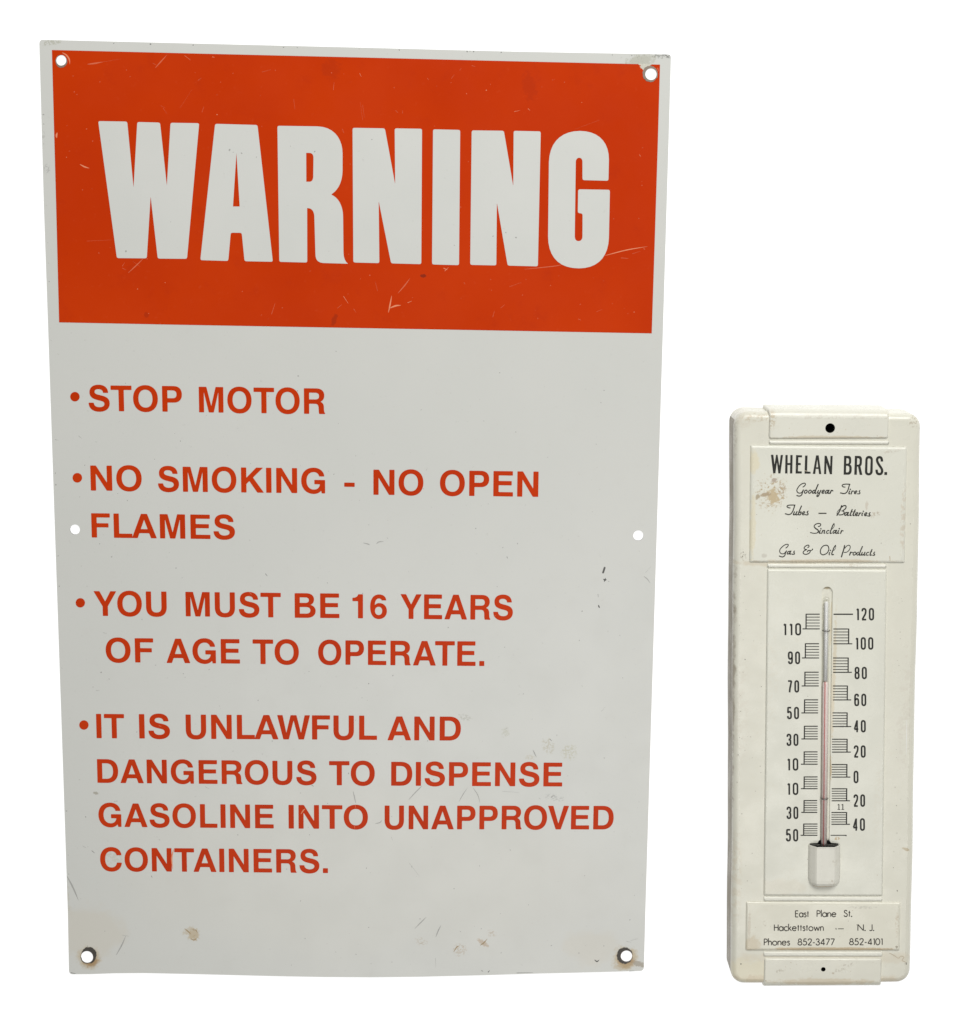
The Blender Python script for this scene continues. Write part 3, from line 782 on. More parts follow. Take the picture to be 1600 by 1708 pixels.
speckles(mb, ZH, 2, [(1239, 928), (1243, 925.5), (1240, 921), (1519, 874), (1497, 1486), (1236, 1608), (1243, 1100), (1512, 1608)], 0.9, 1.5)
sq = [(1484, 1590), (1492, 1594), (1499, 1598.5), (1503, 1595), (1508, 1597), (1505, 1602), (1511, 1605)]
ribbon(mb, sq, 1.2, ZH, 3)
speckles(mb, ZH + 0.00002, 2, [(1512, 1606.5)], 1.2, 1.5)
ribbon(mb, [(1513, 1200), (1512.5, 1230), (1512, 1262)], 1.3, ZH, 4, taper=True)
house = mb.build('housing', [p_house, painted_dark_mat, speck_dark, speck_tan, paint('bright_scratch', (0.86, 0.86, 0.82)), paint('shaded_side_paint', (0.33, 0.295, 0.225), (), 1.0, 0.03)], thermo)

# ---- end tabs that wrap over the upper and lower edge
def tab(name, left, right, edge_face, y_face, top, mat, hl, specks):
    mb = MB()
    lp = plate(mb, [top[0], top[1], right, left] if edge_face == 'low' else [left, right, top[0], top[1]], 0.0, HP, 0.0030 if True else 0, 0.0016, 5, [hl])
    mb.wall(hl, H - 0.0005, HP, 1)
    for x, y, r in specks:
        speckles(mb, HP + 0.00004, 2, [(x, y)], r * 0.8, r)
    return mb.build(name, [mat, painted_dark_mat, speck_tan], thermo)

def bevel_plate(mb, q, z0, z1, bevels, rad, holes=(), mi=0):
    """plate whose bevel width differs between its outer edge and the others (top, right, bottom, left)"""
    steps = 5
    rings = []
    def ring(f, z):
        qq = [Vector((p[0], p[1])) for p in q]
        lines = []
        cen = sum(qq, Vector((0, 0))) / 4
        for i in range(4):
            a, b = qq[i], qq[(i + 1) % 4]
            d = (b - a).normalized(); nr = Vector((-d.y, d.x))
            if nr.dot(cen - a) < 0: nr = -nr
            lines.append((a + nr * bevels[i] * f, a + nr * bevels[i] * f + d))
        V3 = lambda v: Vector((v.x, v.y, 0))
        cs = [isect(V3(lines[i - 1][0]), V3(lines[i - 1][1]), V3(lines[i][0]), V3(lines[i][1])) for i in range(4)]
        return [(x, y, z) for x, y in quad_ring(cs, 0, rad, 5)]
    bz = max(bevels) if z1 - z0 > max(bevels) else (z1 - z0) * 0.95
    rings.append(ring(0, z0)); rings.append(ring(0, z1 - bz))
    for k in range(1, steps + 1):
        a = math.pi / 2 * k / steps
        rings.append(ring(1 - math.cos(a), z1 - bz + bz * math.sin(a)))
    mb.loft([list(reversed(r)) for r in rings], mi, True)
    mb.poly([[(p[0], p[1]) for p in rings[-1]]] + list(holes), z1, mi)

mb = MB()
tl, tr = P(1278.5, 674.4, 0), P(1478, 675.8, 0)
L1, L2 = P(1282.5, 700, HP), P(1281.5, 732.6, HP)
R1, R2 = P(1484.4, 700, HP), P(1483.6, 731.8, HP)
q = [isect(tl, tr, L1, L2), isect(tl, tr, R1, R2), Vector((R2.x, R2.y)), Vector((L2.x, L2.y))]
bevel_plate(mb, q, 0.0, HP, (0.0052, 0.0013, 0.0010, 0.0013), 0.0011, [hole_t])
mb.wall(hole_t, H - 0.0002, HP, 1)
for _ in range(14):
    speckles(mb, HP + 0.00004, 2, [(random.uniform(1300, 1475), random.uniform(696, 728))], 0.4, 0.9)
mb.build('top_tab', [p_tab, painted_dark_mat, speck_tan], thermo)

mb = MB()
bl, br = P(1276, 1645.0, HP - 0.003), P(1470.5, 1644.0, HP - 0.003)
L1, L2 = P(1274.2, 1597.4, HP), P(1273.6, 1632, HP)
R1, R2 = P(1473.2, 1597.6, HP), P(1471.6, 1632, HP)
q = [Vector((L1.x, L1.y)), Vector((R1.x, R1.y)), isect(bl, br, R1, R2), isect(bl, br, L1, L2)]
bevel_plate(mb, q, 0.0, HP, (0.0022, 0.0014, 0.0044, 0.0014), 0.0013, [hole_b])
mb.wall(hole_b, H - 0.0002, HP, 1)
speckles(mb, HP + 0.00004, 2, [(1390, 1623.5), (1278, 1636.5)], 1.1, 1.5)
for _ in range(14):
    speckles(mb, HP + 0.00004, 2, [(random.uniform(1285, 1465), random.uniform(1604, 1630))], 0.4, 0.9)
mb.build('bottom_tab', [p_tab2, painted_dark_mat, speck_tan], thermo)

# ---- plates
def make_plate(name, pts, mat, bev, rad=0.0007, hl=(), sides=None, specks=0, z=None):
    z = z or HP
    mb = MB()
    q = pxquad(pts, z)
    s = sides or (bev, bev, bev, bev)
    bevel_plate(mb, [Vector((p.x, p.y)) for p in q], H - 0.0003, z, s, rad, hl)
    xs = [p[0] for p in pts]; ys = [p[1] for p in pts]
    for _ in range(specks):
        speckles(mb, z + 0.00004, random.choice([1, 2, 2, 2]), [(random.uniform(min(xs) + 10, max(xs) - 12), random.uniform(min(ys) + 10, max(ys) - 8))], 0.35, 0.8)
    return mb

NP_pts = [(1252.0, 742.6), (1514.2, 745.2), (1510.2, 939.4), (1250.4, 938.6)]
mb = make_plate('name_plate', NP_pts, p_name, 0.0016, sides=(0.0024, 0.0022, 0.0018, 0.0022), specks=16)
ribbon(mb, [(1484.5, 928), (1485, 935)], 1.4, HP + 0.00006, 2)
name_plate = mb.build('name_plate', [p_name, speck_dark, speck_tan], thermo)

slot = []
for k in range(13):
    a = math.pi * k / 12
    slot.append((1380.3 + 9.0 * math.cos(a), 987.5 - 9.0 * math.sin(a)))
slot = slot + [(1368.0, 1404), (1366.5, 1409), (1384.5, 1409), (1384.0, 1404)]
slot_w = [tuple(P(x, y, HP)[:2]) for x, y in slot]
SP_pts = [(1280.2, 949.0), (1480.0, 950.2), (1473.2, 1495.2), (1274.2, 1494.6)]
mb = make_plate('scale_plate', SP_pts, p_scale, 0.0014, hl=[slot_w], sides=(0.0022, 0.0013, 0.0014, 0.0013), specks=26)
mb.wall(slot_w, H - 0.0002, HP, 0)
scale_plate = mb.build('scale_plate', [p_scale, speck_dark, speck_tan], thermo)

AP_pts = [(1245.0, 1504.6), (1503.2, 1505.6), (1501.4, 1586.6), (1244.0, 1586.4)]
mb = make_plate('address_plate', AP_pts, p_addr, 0.0016, sides=(0.0024, 0.0018, 0.0018, 0.0018), specks=18)
addr_plate = mb.build('address_plate', [p_addr, speck_dark, speck_tan], thermo)

for (y0, y1, x0, x1, sk) in ((734.2, 741.4, 1283, 1484, 0.4), (940.2, 947.4, 1280, 1479.6, 0.6), (1496.4, 1503.6, 1274.2, 1473, 0.4), (1588.0, 1595.8, 1274.0, 1472.8, 0.3)):
    mb = MB()
    q = pxquad([(x0, y0), (x1, y0 + sk), (x1, y1 + sk), (x0, y1)], HP - 0.0002)
    bevel_plate(mb, [Vector((p.x, p.y)) for p in q], H - 0.0003, HP - 0.0002, (0.0017, 0.0008, 0.0010, 0.0008), 0.0006)
    mb.build('trim_bar', p_bar, thermo)

# ---- bulb cover, tube, liquid, clips
ZB = HP + 0.0001
def cover():
    mb = MB()
    half, flat, hh = 26.0 * MPP, 14.5 * MPP, 0.0054
    base = [(-half, 0), (-half + 0.0003, 0.0011), (-half + 0.0011, 0.0022), (-flat - 0.0010, hh - 0.0008), (-flat, hh - 0.00012), (-flat * .5, hh), (flat * .5, hh), (flat, hh - 0.00012), (flat + 0.0010, hh - 0.0008), (half - 0.0011, 0.0022), (half - 0.0003, 0.0011), (half, 0)]
    rings = []
    for py, sx, sz in ((1408.2, 1.0, 1.0), (1409.2, 1.03, 1.02), (1411, 1.03, 1.0), (1440, 1.04, 1.0), (1464, 1.04, 1.0), (1470, 1.0, 0.97), (1474, 0.90, 0.82), (1477, 0.74, 0.5), (1478.6, 0.64, 0.0)):
        cx = 1375.3 - (py - 1408) * 0.006
        c = P(cx, py, ZB)
        rings.append([(c.x + x * sx, c.y, ZB + z * sz) for x, z in base])
    mb.loft(rings, 0, False, False)
    m = rings[0]
    mouth = [(x, y - 0.0006, z) for x, y, z in m]
    mb.add(mouth, [tuple(range(len(mouth)))], 1)
    return mb.build('bulb_cover', [paint('cream_bulb_cover', (0.80, 0.785, 0.70), [(1385, 1468, 8, 14, 0, (.50, .45, .36), .7, .9, 600, (600, .5)), (1375, 1477, 26, 4, 0, (.52, .38, .22), .7, .6, 200, None), (1390, 1432, 6, 4, 0, (.5, .46, .38), .6, .9, 600, (600, .48))], 1.2), painted_dark_mat], thermo)
cover()
# flat black patch painting the dark opening where the tube enters the cover
mb = MB()
shape(mb, [[(1366.8, 1401.5), (1383.6, 1401.5), (1386.5, 1406), (1398.5, 1407.0), (1398.5, 1409.2), (1351, 1409.2), (1351, 1407.0), (1364, 1406.2)]], ZB - 0.00004)
mb.build('cover_gap_shade', painted_dark_mat, thermo)

TR = 0.00225
TZ = H + TR + 0.0001
def tube_pt(py):
    x = 1378.7 - (py - 1000) / 410.0 * 4.2
    return P(x, py, TZ)
def cyl(mb, y0, y1, r, n=24, cap0=True, dz=0.0, dx=0.0, mi=0):
    A, B = tube_pt(y0), tube_pt(y1)
    ax = (B - A).normalized()
    sd = Vector((0, 0, 1)).cross(ax).normalized()
    up = ax.cross(sd)
    off = Vector((dx, 0, dz))
    rings = []
    def ring(c, rr):
        return [tuple(c + off + sd * rr * math.cos(2*math.pi*i/n) + up * rr * math.sin(2*math.pi*i/n)) for i in range(n)]
    L = (B - A).length
    for k in range(6):       # rounded upper end
        a = math.pi / 2 * k / 6
        rings.append(ring(A + ax * r * (1 - math.cos(a)), max(r * math.sin(a), r * 0.04)))
    rings.append(ring(A + ax * r, r)); rings.append(ring(B, r))
    mb.loft(rings, mi, True)
    o = len(mb.v)
    mb.add(rings[0], [tuple(range(n))], mi, True)
    mb.add(rings[-1], [tuple(reversed(range(n)))], mi, False)

kg = NT('clear_glass')
lw = kg.n('ShaderNodeLayerWeight'); lw.inputs['Blend'].default_value = 0.35
tr = kg.n('ShaderNodeBsdfTransparent')
kg.link(kg.mix(kg.ramp(lw.outputs['Facing'], 0.25, 0.95), (1.0, 1.0, 0.995), (0.96, 0.955, 0.93)), tr.inputs['Color'])
gl = kg.n('ShaderNodeBsdfGlossy'); gl.inputs['Roughness'].default_value = 0.12
mx = kg.n('ShaderNodeMixShader')
kg.link(kg.ramp(lw.outputs['Fresnel'], 0.0, 1.0, 0.04, 0.18), mx.inputs[0])
kg.link(tr.outputs[0], mx.inputs[1]); kg.link(gl.outputs[0], mx.inputs[2])
kg.link(mx.outputs[0], kg.t.nodes['Material Output'].inputs['Surface'])
mb = MB()
cyl(mb, 995, 1416, TR)
tube = mb.build('glass_tube', kg.m, thermo)
red = plain('red_spirit', (0.66, 0.24, 0.23), 0.4)
pink = plain('pink_spirit', (0.96, 0.76, 0.72), 0.4)
grey_bore = plain('empty_bore', (0.86, 0.86, 0.83), 0.4)
mb = MB()
cyl(mb, 1137, 1415, 0.00190, 18, dz=-0.0002)
cyl(mb, 1136.4, 1415, 0.00042, 10, dz=0.00145, dx=-0.00055, mi=1)
mb.build('liquid_column', [pink, red], tube, 'red liquid standing just above seventy degrees')
mb = MB()
cyl(mb, 1003, 1135.5, 0.00125, 14)
mb.build('bore', grey_bore, tube)
wire = plain('clip_wire', (0.20, 0.19, 0.18), 0.35, 0.8)
for py in (1051.5, 1331.5):
    mb = MB()
    c = tube_pt(py)
    rings = []
    R0 = TR + 0.00022
    for k in range(13):
        a = math.pi * (-0.08 + 1.16 * k / 12)
        cc = c + Vector((R0 * math.cos(a), 0, R0 * math.sin(a)))
        dirr = Vector((math.cos(a), 0, math.sin(a)))
        rings.append([tuple(cc + dirr * 0.00020 * math.cos(t) + Vector((0, 1, 0)) * 0.00034 * math.sin(t)) for t in [2 * math.pi * i / 8 for i in range(8)]])
    mb.loft(rings, 0, True)
    mb.build('tube_clip', wire, thermo)

# ---- graduations
GZ = HP + 0.00010
LEFT = [(1024.5, 1049.0, 1345.0, 1367.7, 1339.0), (1073.8, 1097.5, 1343.8, 1366.6, 1338.0), (1121.3, 1144.2, 1343.0, 1366.0, 1337.5), (1167.4, 1189.2, 1342.4, 1365.0, 1337.0),
        (1211.5, 1232.6, 1342.2, 1364.4, 1337.0), (1254.2, 1274.8, 1341.8, 1364.1, 1336.2), (1296.0, 1315.6, 1341.8, 1364.0, 1336.2), (1335.5, 1355.2, 1341.6, 1363.5, 1337.0), (1374.6, 1393.4, 1341.0, 1363.9, 1335.7)]
RIGHT = [(1049.2, 1073.9, 1416.0, 1390.5, 1422.0), (1097.6, 1121.5, 1415.2, 1390.0, 1421.2), (1144.3, 1167.5, 1413.8, 1389.7, 1420.2), (1189.2, 1212.0, 1413.4, 1389.0, 1420.2), (1233.2, 1254.6, 1413.4, 1388.2, 1419.5),
         (1275.4, 1296.3, 1413.0, 1387.7, 1418.8), (1315.8, 1335.8, 1412.7, 1387.7, 1418.2), (1355.4, 1375.0, 1412.5, 1387.2, 1418.2)]
def bar(mb, x0, y0, x1, y1, w, dz=0.0):
    d = Vector((x1 - x0, y1 - y0)).normalized(); n = Vector((-d.y, d.x)) * w / 2
    z = GZ + dz
    v = [P(x0 + n.x, y0 + n.y, z), P(x1 + n.x, y1 + n.y, z), P(x1 - n.x, y1 - n.y, z), P(x0 - n.x, y0 - n.y, z)]
    f = (0, 1, 2, 3)
    if (v[1] - v[0]).cross(v[2] - v[0]).z < 0: f = f[::-1]
    mb.add(v, [f])
for (ya, yb, xb, xe, xo) in LEFT + RIGHT:
    mb = MB()
    bar(mb, xb, ya - 0.7, xb - 0.2, yb + 0.5, 2.0)
    for k in range(6):
        y = ya + (yb - ya) * k / 5
        bar(mb, xo if k == 5 else xb, y, xe, y, 1.65 if k in (0, 5) else 1.2, 0.00002)
    mb.build('scale_mark', p_ink, scale_plate)
for (x0, x1, y, w) in ((1390.6, 1423.2, 1024.6, 2.1), (1385.8, 1412.4, 1393.4, 1.4)):
    mb = MB()
    bar(mb, x0, y, x1, y, w)
    if w < 1.5: bar(mb, 1409, 1393.4, 1412.6, 1394.4, 1.0, 0.00002)
    mb.build('scale_mark', p_ink, scale_plate)

ZERO = [(0, .80), (.12, .94), (.5, 1), (.88, .94), (1, .80), (1, .5), (1, .20), (.88, .06), (.5, 0), (.12, .06), (0, .20), (0, .5)]
SIX = [(1, .80), (.88, .95), (.5, 1), (.1, .93), (0, .75), (0, .45), (0, .2), (.12, .05), (.5, 0), (.9, .05), (1, .2), (1, .38), (.88, .55), (.5, .6), (.1, .5)]
DIG = {
 '0': (1, [(ZERO, 1, 1)]),
 '1': (.62, [([(.05, .86), (.45, .93), (.85, 1)], 0, 1), ([(.85, 1), (.85, .5), (.85, -.05)], 0, 0)]),
 '2': (1, [([(0, .76), (.1, .94), (.5, 1), (.9, .93), (1, .76), (.85, .52), (.35, .22), (.03, .03)], 0, 1), ([(-.1, .0), (1.12, .0)], 0, 0)]),
 '3': (1, [([(0, .78), (.12, .95), (.5, 1), (.9, .93), (1, .77), (.9, .58), (.42, .53)], 0, 1), ([(.42, .53), (.9, .46), (1, .28), (.92, .07), (.5, 0), (.1, .06), (0, .24)], 0, 1)]),
 '4': (1, [([(.78, -.06), (.78, 1.05)], 0, 0), ([(.74, 1.0), (.0, .24)], 0, 0), ([(-.08, .22), (1.15, .22)], 0, 0)]),
 '5': (1, [([(1.05, 1), (.06, 1)], 0, 0), ([(.10, 1.03), (.04, .50)], 0, 0), ([(.04, .52), (.45, .62), (.9, .55), (1, .35), (.93, .08), (.5, 0), (.1, .06), (0, .22)], 0, 1)]),
 '6': (1, [(SIX, 0, 1)]),
 '7': (1, [([(-.1, 1), (1.05, 1)], 0, 0), ([(1, 1), (.72, .6), (.5, .3), (.38, -.05)], 0, 1)]),
 '8': (1, [([(.5, 1), (.1, .93), (.03, .77), (.12, .59), (.5, .53), (.88, .59), (.97, .77), (.9, .93)], 1, 1), ([(.5, .53), (.08, .45), (0, .26), (.1, .06), (.5, 0), (.9, .06), (1, .26), (.92, .45)], 1, 1)]),
 '9': (1, [([(1 - x, 1 - y) for x, y in SIX], 0, 1)]),
}
def number(txt, x0, x1, y0, y1):
    mb = MB()
    gap = .42
    tot = sum(DIG[c][0] for c in txt) + gap * (len(txt) - 1)
    u = (x1 - x0) / tot
    sw = 2.9
    x = x0
    for c in txt:
        w, strokes = DIG[c]
        for k, (pts, closed, sm) in enumerate(strokes):
            q = [(x + sw / 2 + a * (w * u - sw) - 0.006 * b * (y1 - y0), y1 - sw / 2 - b * (y1 - y0 - sw)) for a, b in pts]
            ribbon(mb, q, sw if sm or c not in '25747' else sw * .95, GZ + k * 0.00002, 0, bool(closed), bool(sm), cap=False)
        x += (w + gap) * u
    mb.build('number', p_ink, scale_plate)
for a in [('110', 1306.4, 1336.6, 1039.4, 1060), ('90', 1314.6, 1335, 1086.6, 1108), ('70', 1314, 1333.4, 1134.6, 1155.4), ('50', 1313, 1333.2, 1179, 1199.8), ('30', 1312.2, 1332.2, 1223.8, 1244.4), ('10', 1313, 1332, 1264.6, 1285.6), ('10', 1313, 1332, 1305.6, 1326.2), ('30', 1312.2, 1332, 1345.4, 1366.4), ('50', 1311.2, 1331.8, 1382.8, 1403.8),
          ('120', 1428.2, 1458.4, 1014, 1035), ('100', 1427, 1457.2, 1062.8, 1083.8), ('80', 1425.8, 1446.4, 1112.2, 1133), ('60', 1425.2, 1445.4, 1157, 1178), ('40', 1424.4, 1444.6, 1201, 1221.8), ('20', 1424.4, 1444.4, 1243.2, 1264), ('0', 1424.2, 1432.4, 1285.6, 1306.6), ('20', 1424, 1443.4, 1325, 1346), ('40', 1422.8, 1443.2, 1364.8, 1386)]:
    number(*a)
mb = MB()
for x in (1399.7, 1406.2):
    bar(mb, x, 1341.4, x, 1350.6, 1.5); bar(mb, x - 2.4, 1350.4, x + 2.4, 1350.4, 0.9, 0.00002); bar(mb, x - 2.2, 1343, x, 1341.6, 0.9, 0.00003)
mb.build('number', p_ink2, scale_plate)

# ---- lettering on the name plate
NZ = HP + 0.00010
def zoomed(ox, oy, s):
    return lambda p: (ox + p[0] / s, oy + p[1] / s)
mb = MB()
f = zoomed(1280, 750, 14.545)
for d in ["M 90 124 L 150 124 L 178 365 L 215 124 L 252 124 L 296 395 L 328 129 L 384 129 L 322 577 L 270 577 L 237 305 L 200 573 L 145 573 Z",
          "M 443 129 L 498 129 L 496 324 L 559 324 L 562 130 L 618 130 L 610 577 L 553 577 L 557 372 L 495 372 L 492 577 L 434 577 Z",
          "M 700 132 L 846 137 L 846 187 L 757 184 L 754 322 L 814 324 L 814 376 L 752 373 L 747 524 L 840 527 L 838 578 L 689 578 Z",
          "M 920 143 L 980 143 L 969 531 L 1054 537 L 1054 582 L 907 582 Z",
          "M 1187 138 L 1250 138 L 1313 592 L 1258 591 L 1243 466 L 1181 466 L 1167 588 L 1107 587 Z M 1216 240 L 1237 427 L 1190 427 Z",
          "M 1393 147 L 1445 149 L 1530 412 L 1535 151 L 1589 151 L 1573 597 L 1521 595 L 1440 320 L 1432 594 L 1379 592 Z"]:
    shape(mb, [[f(p) for p in lp] for lp in path(d)], NZ)
f = zoomed(1400, 750, 17.778)
for d in ["M 147 183 L 280 184 C 335 186 360 230 359 290 L 359 350 C 357 400 345 425 315 436 C 350 450 374 490 374 545 L 374 610 C 370 690 335 742 270 742 L 134 740 Z M 217 252 L 240 252 C 275 254 293 275 293 310 L 293 365 C 290 400 270 416 240 416 L 212 416 Z M 210 478 L 240 478 C 280 480 302 505 302 545 L 300 605 C 297 650 275 674 240 674 L 205 674 Z",
          "M 468 183 L 590 185 C 655 188 680 235 679 295 L 676 390 C 673 440 660 475 632 490 L 690 748 L 611 748 L 560 502 L 532 502 L 526 745 L 449 743 Z M 536 254 L 560 254 C 595 256 609 280 609 315 L 606 385 C 604 425 585 446 560 446 L 531 446 Z",
          "M 890 184 C 955 184 1002 225 1001 300 L 996 645 C 993 715 950 762 878 762 C 806 762 764 715 765 645 L 778 300 C 782 225 825 184 890 184 Z M 885 260 C 915 260 936 280 935 315 L 922 640 C 920 675 905 696 878 696 C 850 696 836 675 837 640 L 845 315 C 846 280 860 260 885 260 Z",
          "M 1342 663 L 1424 663 L 1424 750 L 1339 750 Z"]:
    shape(mb, [[f(p) for p in lp] for lp in path(d)], NZ)
ribbon(mb, [f(p) for p in [(1270, 352), (1267, 300), (1245, 242), (1195, 225), (1142, 248), (1126, 310), (1150, 390), (1208, 485), (1260, 565), (1276, 640), (1250, 705), (1195, 724), (1140, 706), (1116, 650), (1114, 592)]], 72 / 17.778, NZ, cap=False)
# worn ink
ribbon(mb, [(1342.6, 784.6), (1345, 785.6), (1348, 785.4)], 1.1, NZ + 0.00004, 1, taper=True)
ribbon(mb, [(1328.6, 776), (1328.8, 783)], 0.8, NZ + 0.00004, 1, taper=True)
mb.build('heading', [p_ink, speck_tan], name_plate, 'bold condensed black heading')

SCRIPT = {
 'a': [((1322, 798, 20), [
   ([(355, 285), (400, 255), (435, 205), (425, 165), (385, 158), (310, 185), (230, 250), (165, 345), (150, 410), (180, 470), (245, 490), (310, 470), (365, 385)], 30),
   ([(370, 385), (335, 470), (320, 530), (280, 575), (220, 590), (150, 570)], 34),
   ([(470, 390), (420, 410), (403, 460), (425, 493), (470, 478), (497, 430)], 32, 1), ([(608, 390), (558, 410), (541, 460), (563, 493), (608, 478), (635, 430)], 32, 1),
   ([(745, 392), (695, 410), (668, 460), (682, 493), (722, 478), (775, 415)], 34), ([(860, 200), (800, 340), (755, 470), (765, 497), (790, 490)], 38),
   ([(872, 402), (838, 465), (852, 494), (895, 478)], 34), ([(950, 400), (905, 500), (880, 570), (845, 603), (820, 588), (835, 545)], 36),
   ([(990, 458), (1042, 442), (1068, 405), (1045, 388), (1005, 412), (985, 460), (1003, 495), (1052, 488)], 30),
   ([(1200, 398), (1140, 405), (1100, 455), (1110, 495), (1155, 478), (1215, 412)], 34), ([(1225, 395), (1180, 470), (1192, 496), (1225, 488)], 38),
   ([(1300, 400), (1255, 500)], 40), ([(1272, 450), (1312, 407), (1342, 402), (1352, 420)], 32)]),
  ((1396, 798, 32), [
   ([(445, 460), (390, 460), (320, 430), (290, 385), (330, 330), (430, 308), (560, 303), (705, 312)], 50), ([(690, 320), (650, 450), (600, 620), (530, 740), (440, 800), (350, 808), (270, 785), (200, 775)], 54),
   ([(700, 670), (650, 770), (665, 820), (700, 812)], 54), ([(720, 575), (730, 585)], 62), ([(820, 670), (772, 825)], 56), ([(800, 740), (840, 680), (895, 672), (918, 690)], 46),
   ([(955, 760), (1040, 740), (1082, 692), (1050, 660), (985, 692), (945, 760), (965, 812), (1030, 812)], 46), ([(1240, 640), (1195, 700), (1238, 750), (1236, 800), (1190, 822), (1105, 818)], 46)])],
 'b': [((1304, 834, 20), [
   ([(285, 265), (230, 255), (185, 225), (195, 190), (260, 172), (350, 167), (450, 170)], 32), ([(440, 170), (415, 260), (370, 380), (310, 460), (230, 485), (170, 470), (125, 460)], 34),
   ([(430, 395), (397, 470), (408, 495), (452, 478)], 34), ([(515, 385), (477, 465), (487, 495), (522, 488)], 36), ([(665, 200), (600, 350), (558, 470), (582, 494), (622, 486), (650, 440), (648, 398), (605, 412)], 34),
   ([(702, 460), (752, 440), (775, 405), (750, 388), (710, 415), (692, 460), (712, 494), (762, 488)], 30), ([(885, 370), (852, 410), (883, 450), (878, 488), (840, 497), (792, 488)], 32), ([(1245, 443), (1485, 445)], 34)]),
  ((1390, 834, 20), [
   ([(285, 190), (250, 290), (200, 400), (130, 510)], 40), ([(130, 500), (140, 400), (215, 305)], 18), ([(300, 230), (350, 192), (410, 187), (433, 225), (410, 290), (340, 345)], 34), ([(290, 362), (345, 375), (368, 420), (340, 470), (280, 494), (195, 496)], 30),
   ([(480, 417), (422, 422), (388, 470), (398, 512), (442, 493), (500, 432)], 34), ([(515, 415), (472, 490), (487, 514), (512, 508)], 38), ([(635, 320), (592, 430), (562, 505), (600, 514)], 38), ([(735, 330), (692, 430), (662, 505), (700, 516)], 38), ([(590, 392), (755, 398)], 16),
   ([(752, 490), (802, 470), (828, 437), (800, 418), (757, 450), (742, 490), (762, 522), (812, 514)], 30), ([(890, 430), (848, 525)], 36), ([(872, 480), (905, 438), (938, 432)], 28), ([(990, 430), (957, 500), (972, 520)], 34), ([(1006, 372), (1014, 378)], 36),
   ([(1057, 492), (1105, 475), (1131, 440), (1103, 421), (1060, 453), (1047, 493), (1065, 525), (1115, 517)], 30), ([(1235, 420), (1197, 460), (1230, 500), (1220, 533), (1152, 530)], 34)])],
 'c': [((1346, 866, 22.857), [
   ([(440, 280), (500, 262), (536, 210), (510, 172), (440, 163), (350, 187), (292, 240), (287, 290), (330, 345)], 34), ([(300, 310), (330, 345), (420, 410), (448, 460), (420, 512)], 44), ([(445, 470), (420, 512), (340, 537), (240, 533), (140, 508)], 30),
   ([(515, 430), (482, 510), (492, 538), (525, 532)], 38), ([(537, 360), (545, 370)], 44), ([(610, 430), (572, 540)], 38), ([(587, 490), (640, 434), (688, 434), (667, 500), (657, 532), (690, 532)], 34), ([(850, 440), (812, 428), (763, 470), (753, 518), (782, 541), (825, 528)], 32),
   ([(940, 533), (898, 538), (897, 490), (942, 370), (992, 240), (1040, 172)], 40), ([(1040, 172), (1056, 240), (1012, 330), (950, 390)], 18), ([(1110, 428), (1042, 437), (1003, 490), (1008, 537), (1052, 518), (1130, 442)], 36), ([(1140, 425), (1102, 500), (1112, 537), (1148, 532)], 42),
   ([(1220, 430), (1182, 510), (1192, 538), (1225, 532)], 38), ([(1237, 358), (1246, 366)], 44), ([(1330, 435), (1292, 540)], 42), ([(1312, 480), (1350, 438), (1390, 447)], 34)])],
 'd': [((1294, 900, 17.778), [
   ([(305, 250), (345, 220), (378, 165), (360, 142), (300, 147), (220, 195), (140, 280), (122, 350), (152, 408), (210, 423), (260, 408), (325, 335)], 25), ([(325, 335), (295, 400), (270, 475), (220, 513), (160, 508), (112, 488)], 28),
   ([(420, 347), (372, 360), (347, 405), (357, 430), (397, 413), (445, 352)], 28), ([(455, 340), (417, 410), (427, 430), (458, 426)], 32), ([(560, 340), (537, 370), (560, 400), (550, 433), (492, 433)], 28),
   ([(955, 240), (990, 210), (985, 172), (940, 167), (870, 210), (847, 255), (870, 285), (920, 295)], 26), ([(920, 295), (850, 335), (817, 380), (840, 423), (900, 438), (980, 413), (1028, 360), (1010, 322), (960, 332), (940, 360)], 27), ([(1000, 322), (1060, 320), (1095, 300), (1095, 278)], 24)]),
  ((1362, 900, 40), [
   ([(640, 378), (480, 420), (332, 570), (270, 760), (292, 918), (400, 1010), (520, 1005), (680, 928), (788, 800), (836, 640), (808, 482), (740, 402)], 62, 1), ([(900, 850), (852, 960), (872, 1015)], 66), ([(935, 712), (945, 728)], 72),
   ([(1145, 1000), (1055, 1008), (1033, 930), (1110, 700), (1200, 500), (1280, 392)], 68), ([(1280, 392), (1302, 480), (1242, 640), (1155, 740)], 30)]),
  ((1396, 900, 22.857), [
   ([(300, 230), (270, 370), (225, 510), (180, 660)], 44), ([(310, 330), (370, 257), (440, 217), (498, 232), (517, 290), (488, 380), (420, 458), (345, 488), (280, 490)], 28), ([(530, 480), (492, 590)], 42), ([(512, 540), (550, 488), (600, 492)], 34),
   ([(690, 478), (642, 500), (624, 560), (652, 591), (700, 577), (736, 530), (728, 488)], 34, 1), ([(835, 482), (783, 510), (764, 560), (784, 591), (824, 577), (880, 500)], 34), ([(980, 265), (910, 430), (863, 560), (873, 594), (905, 588)], 40),
   ([(975, 490), (943, 570), (963, 594), (1012, 573)], 38), ([(1080, 485), (1038, 570), (1048, 594), (1080, 588)], 40), ([(1225, 490), (1182, 487), (1133, 530), (1128, 580), (1162, 597), (1205, 588)], 32), ([(1345, 380), (1292, 510), (1268, 588), (1292, 597), (1325, 588)], 40), ([(1275, 462), (1345, 462)], 16),
   ([(1450, 475), (1408, 525), (1448, 560), (1438, 597), (1372, 598)], 34)])],
}
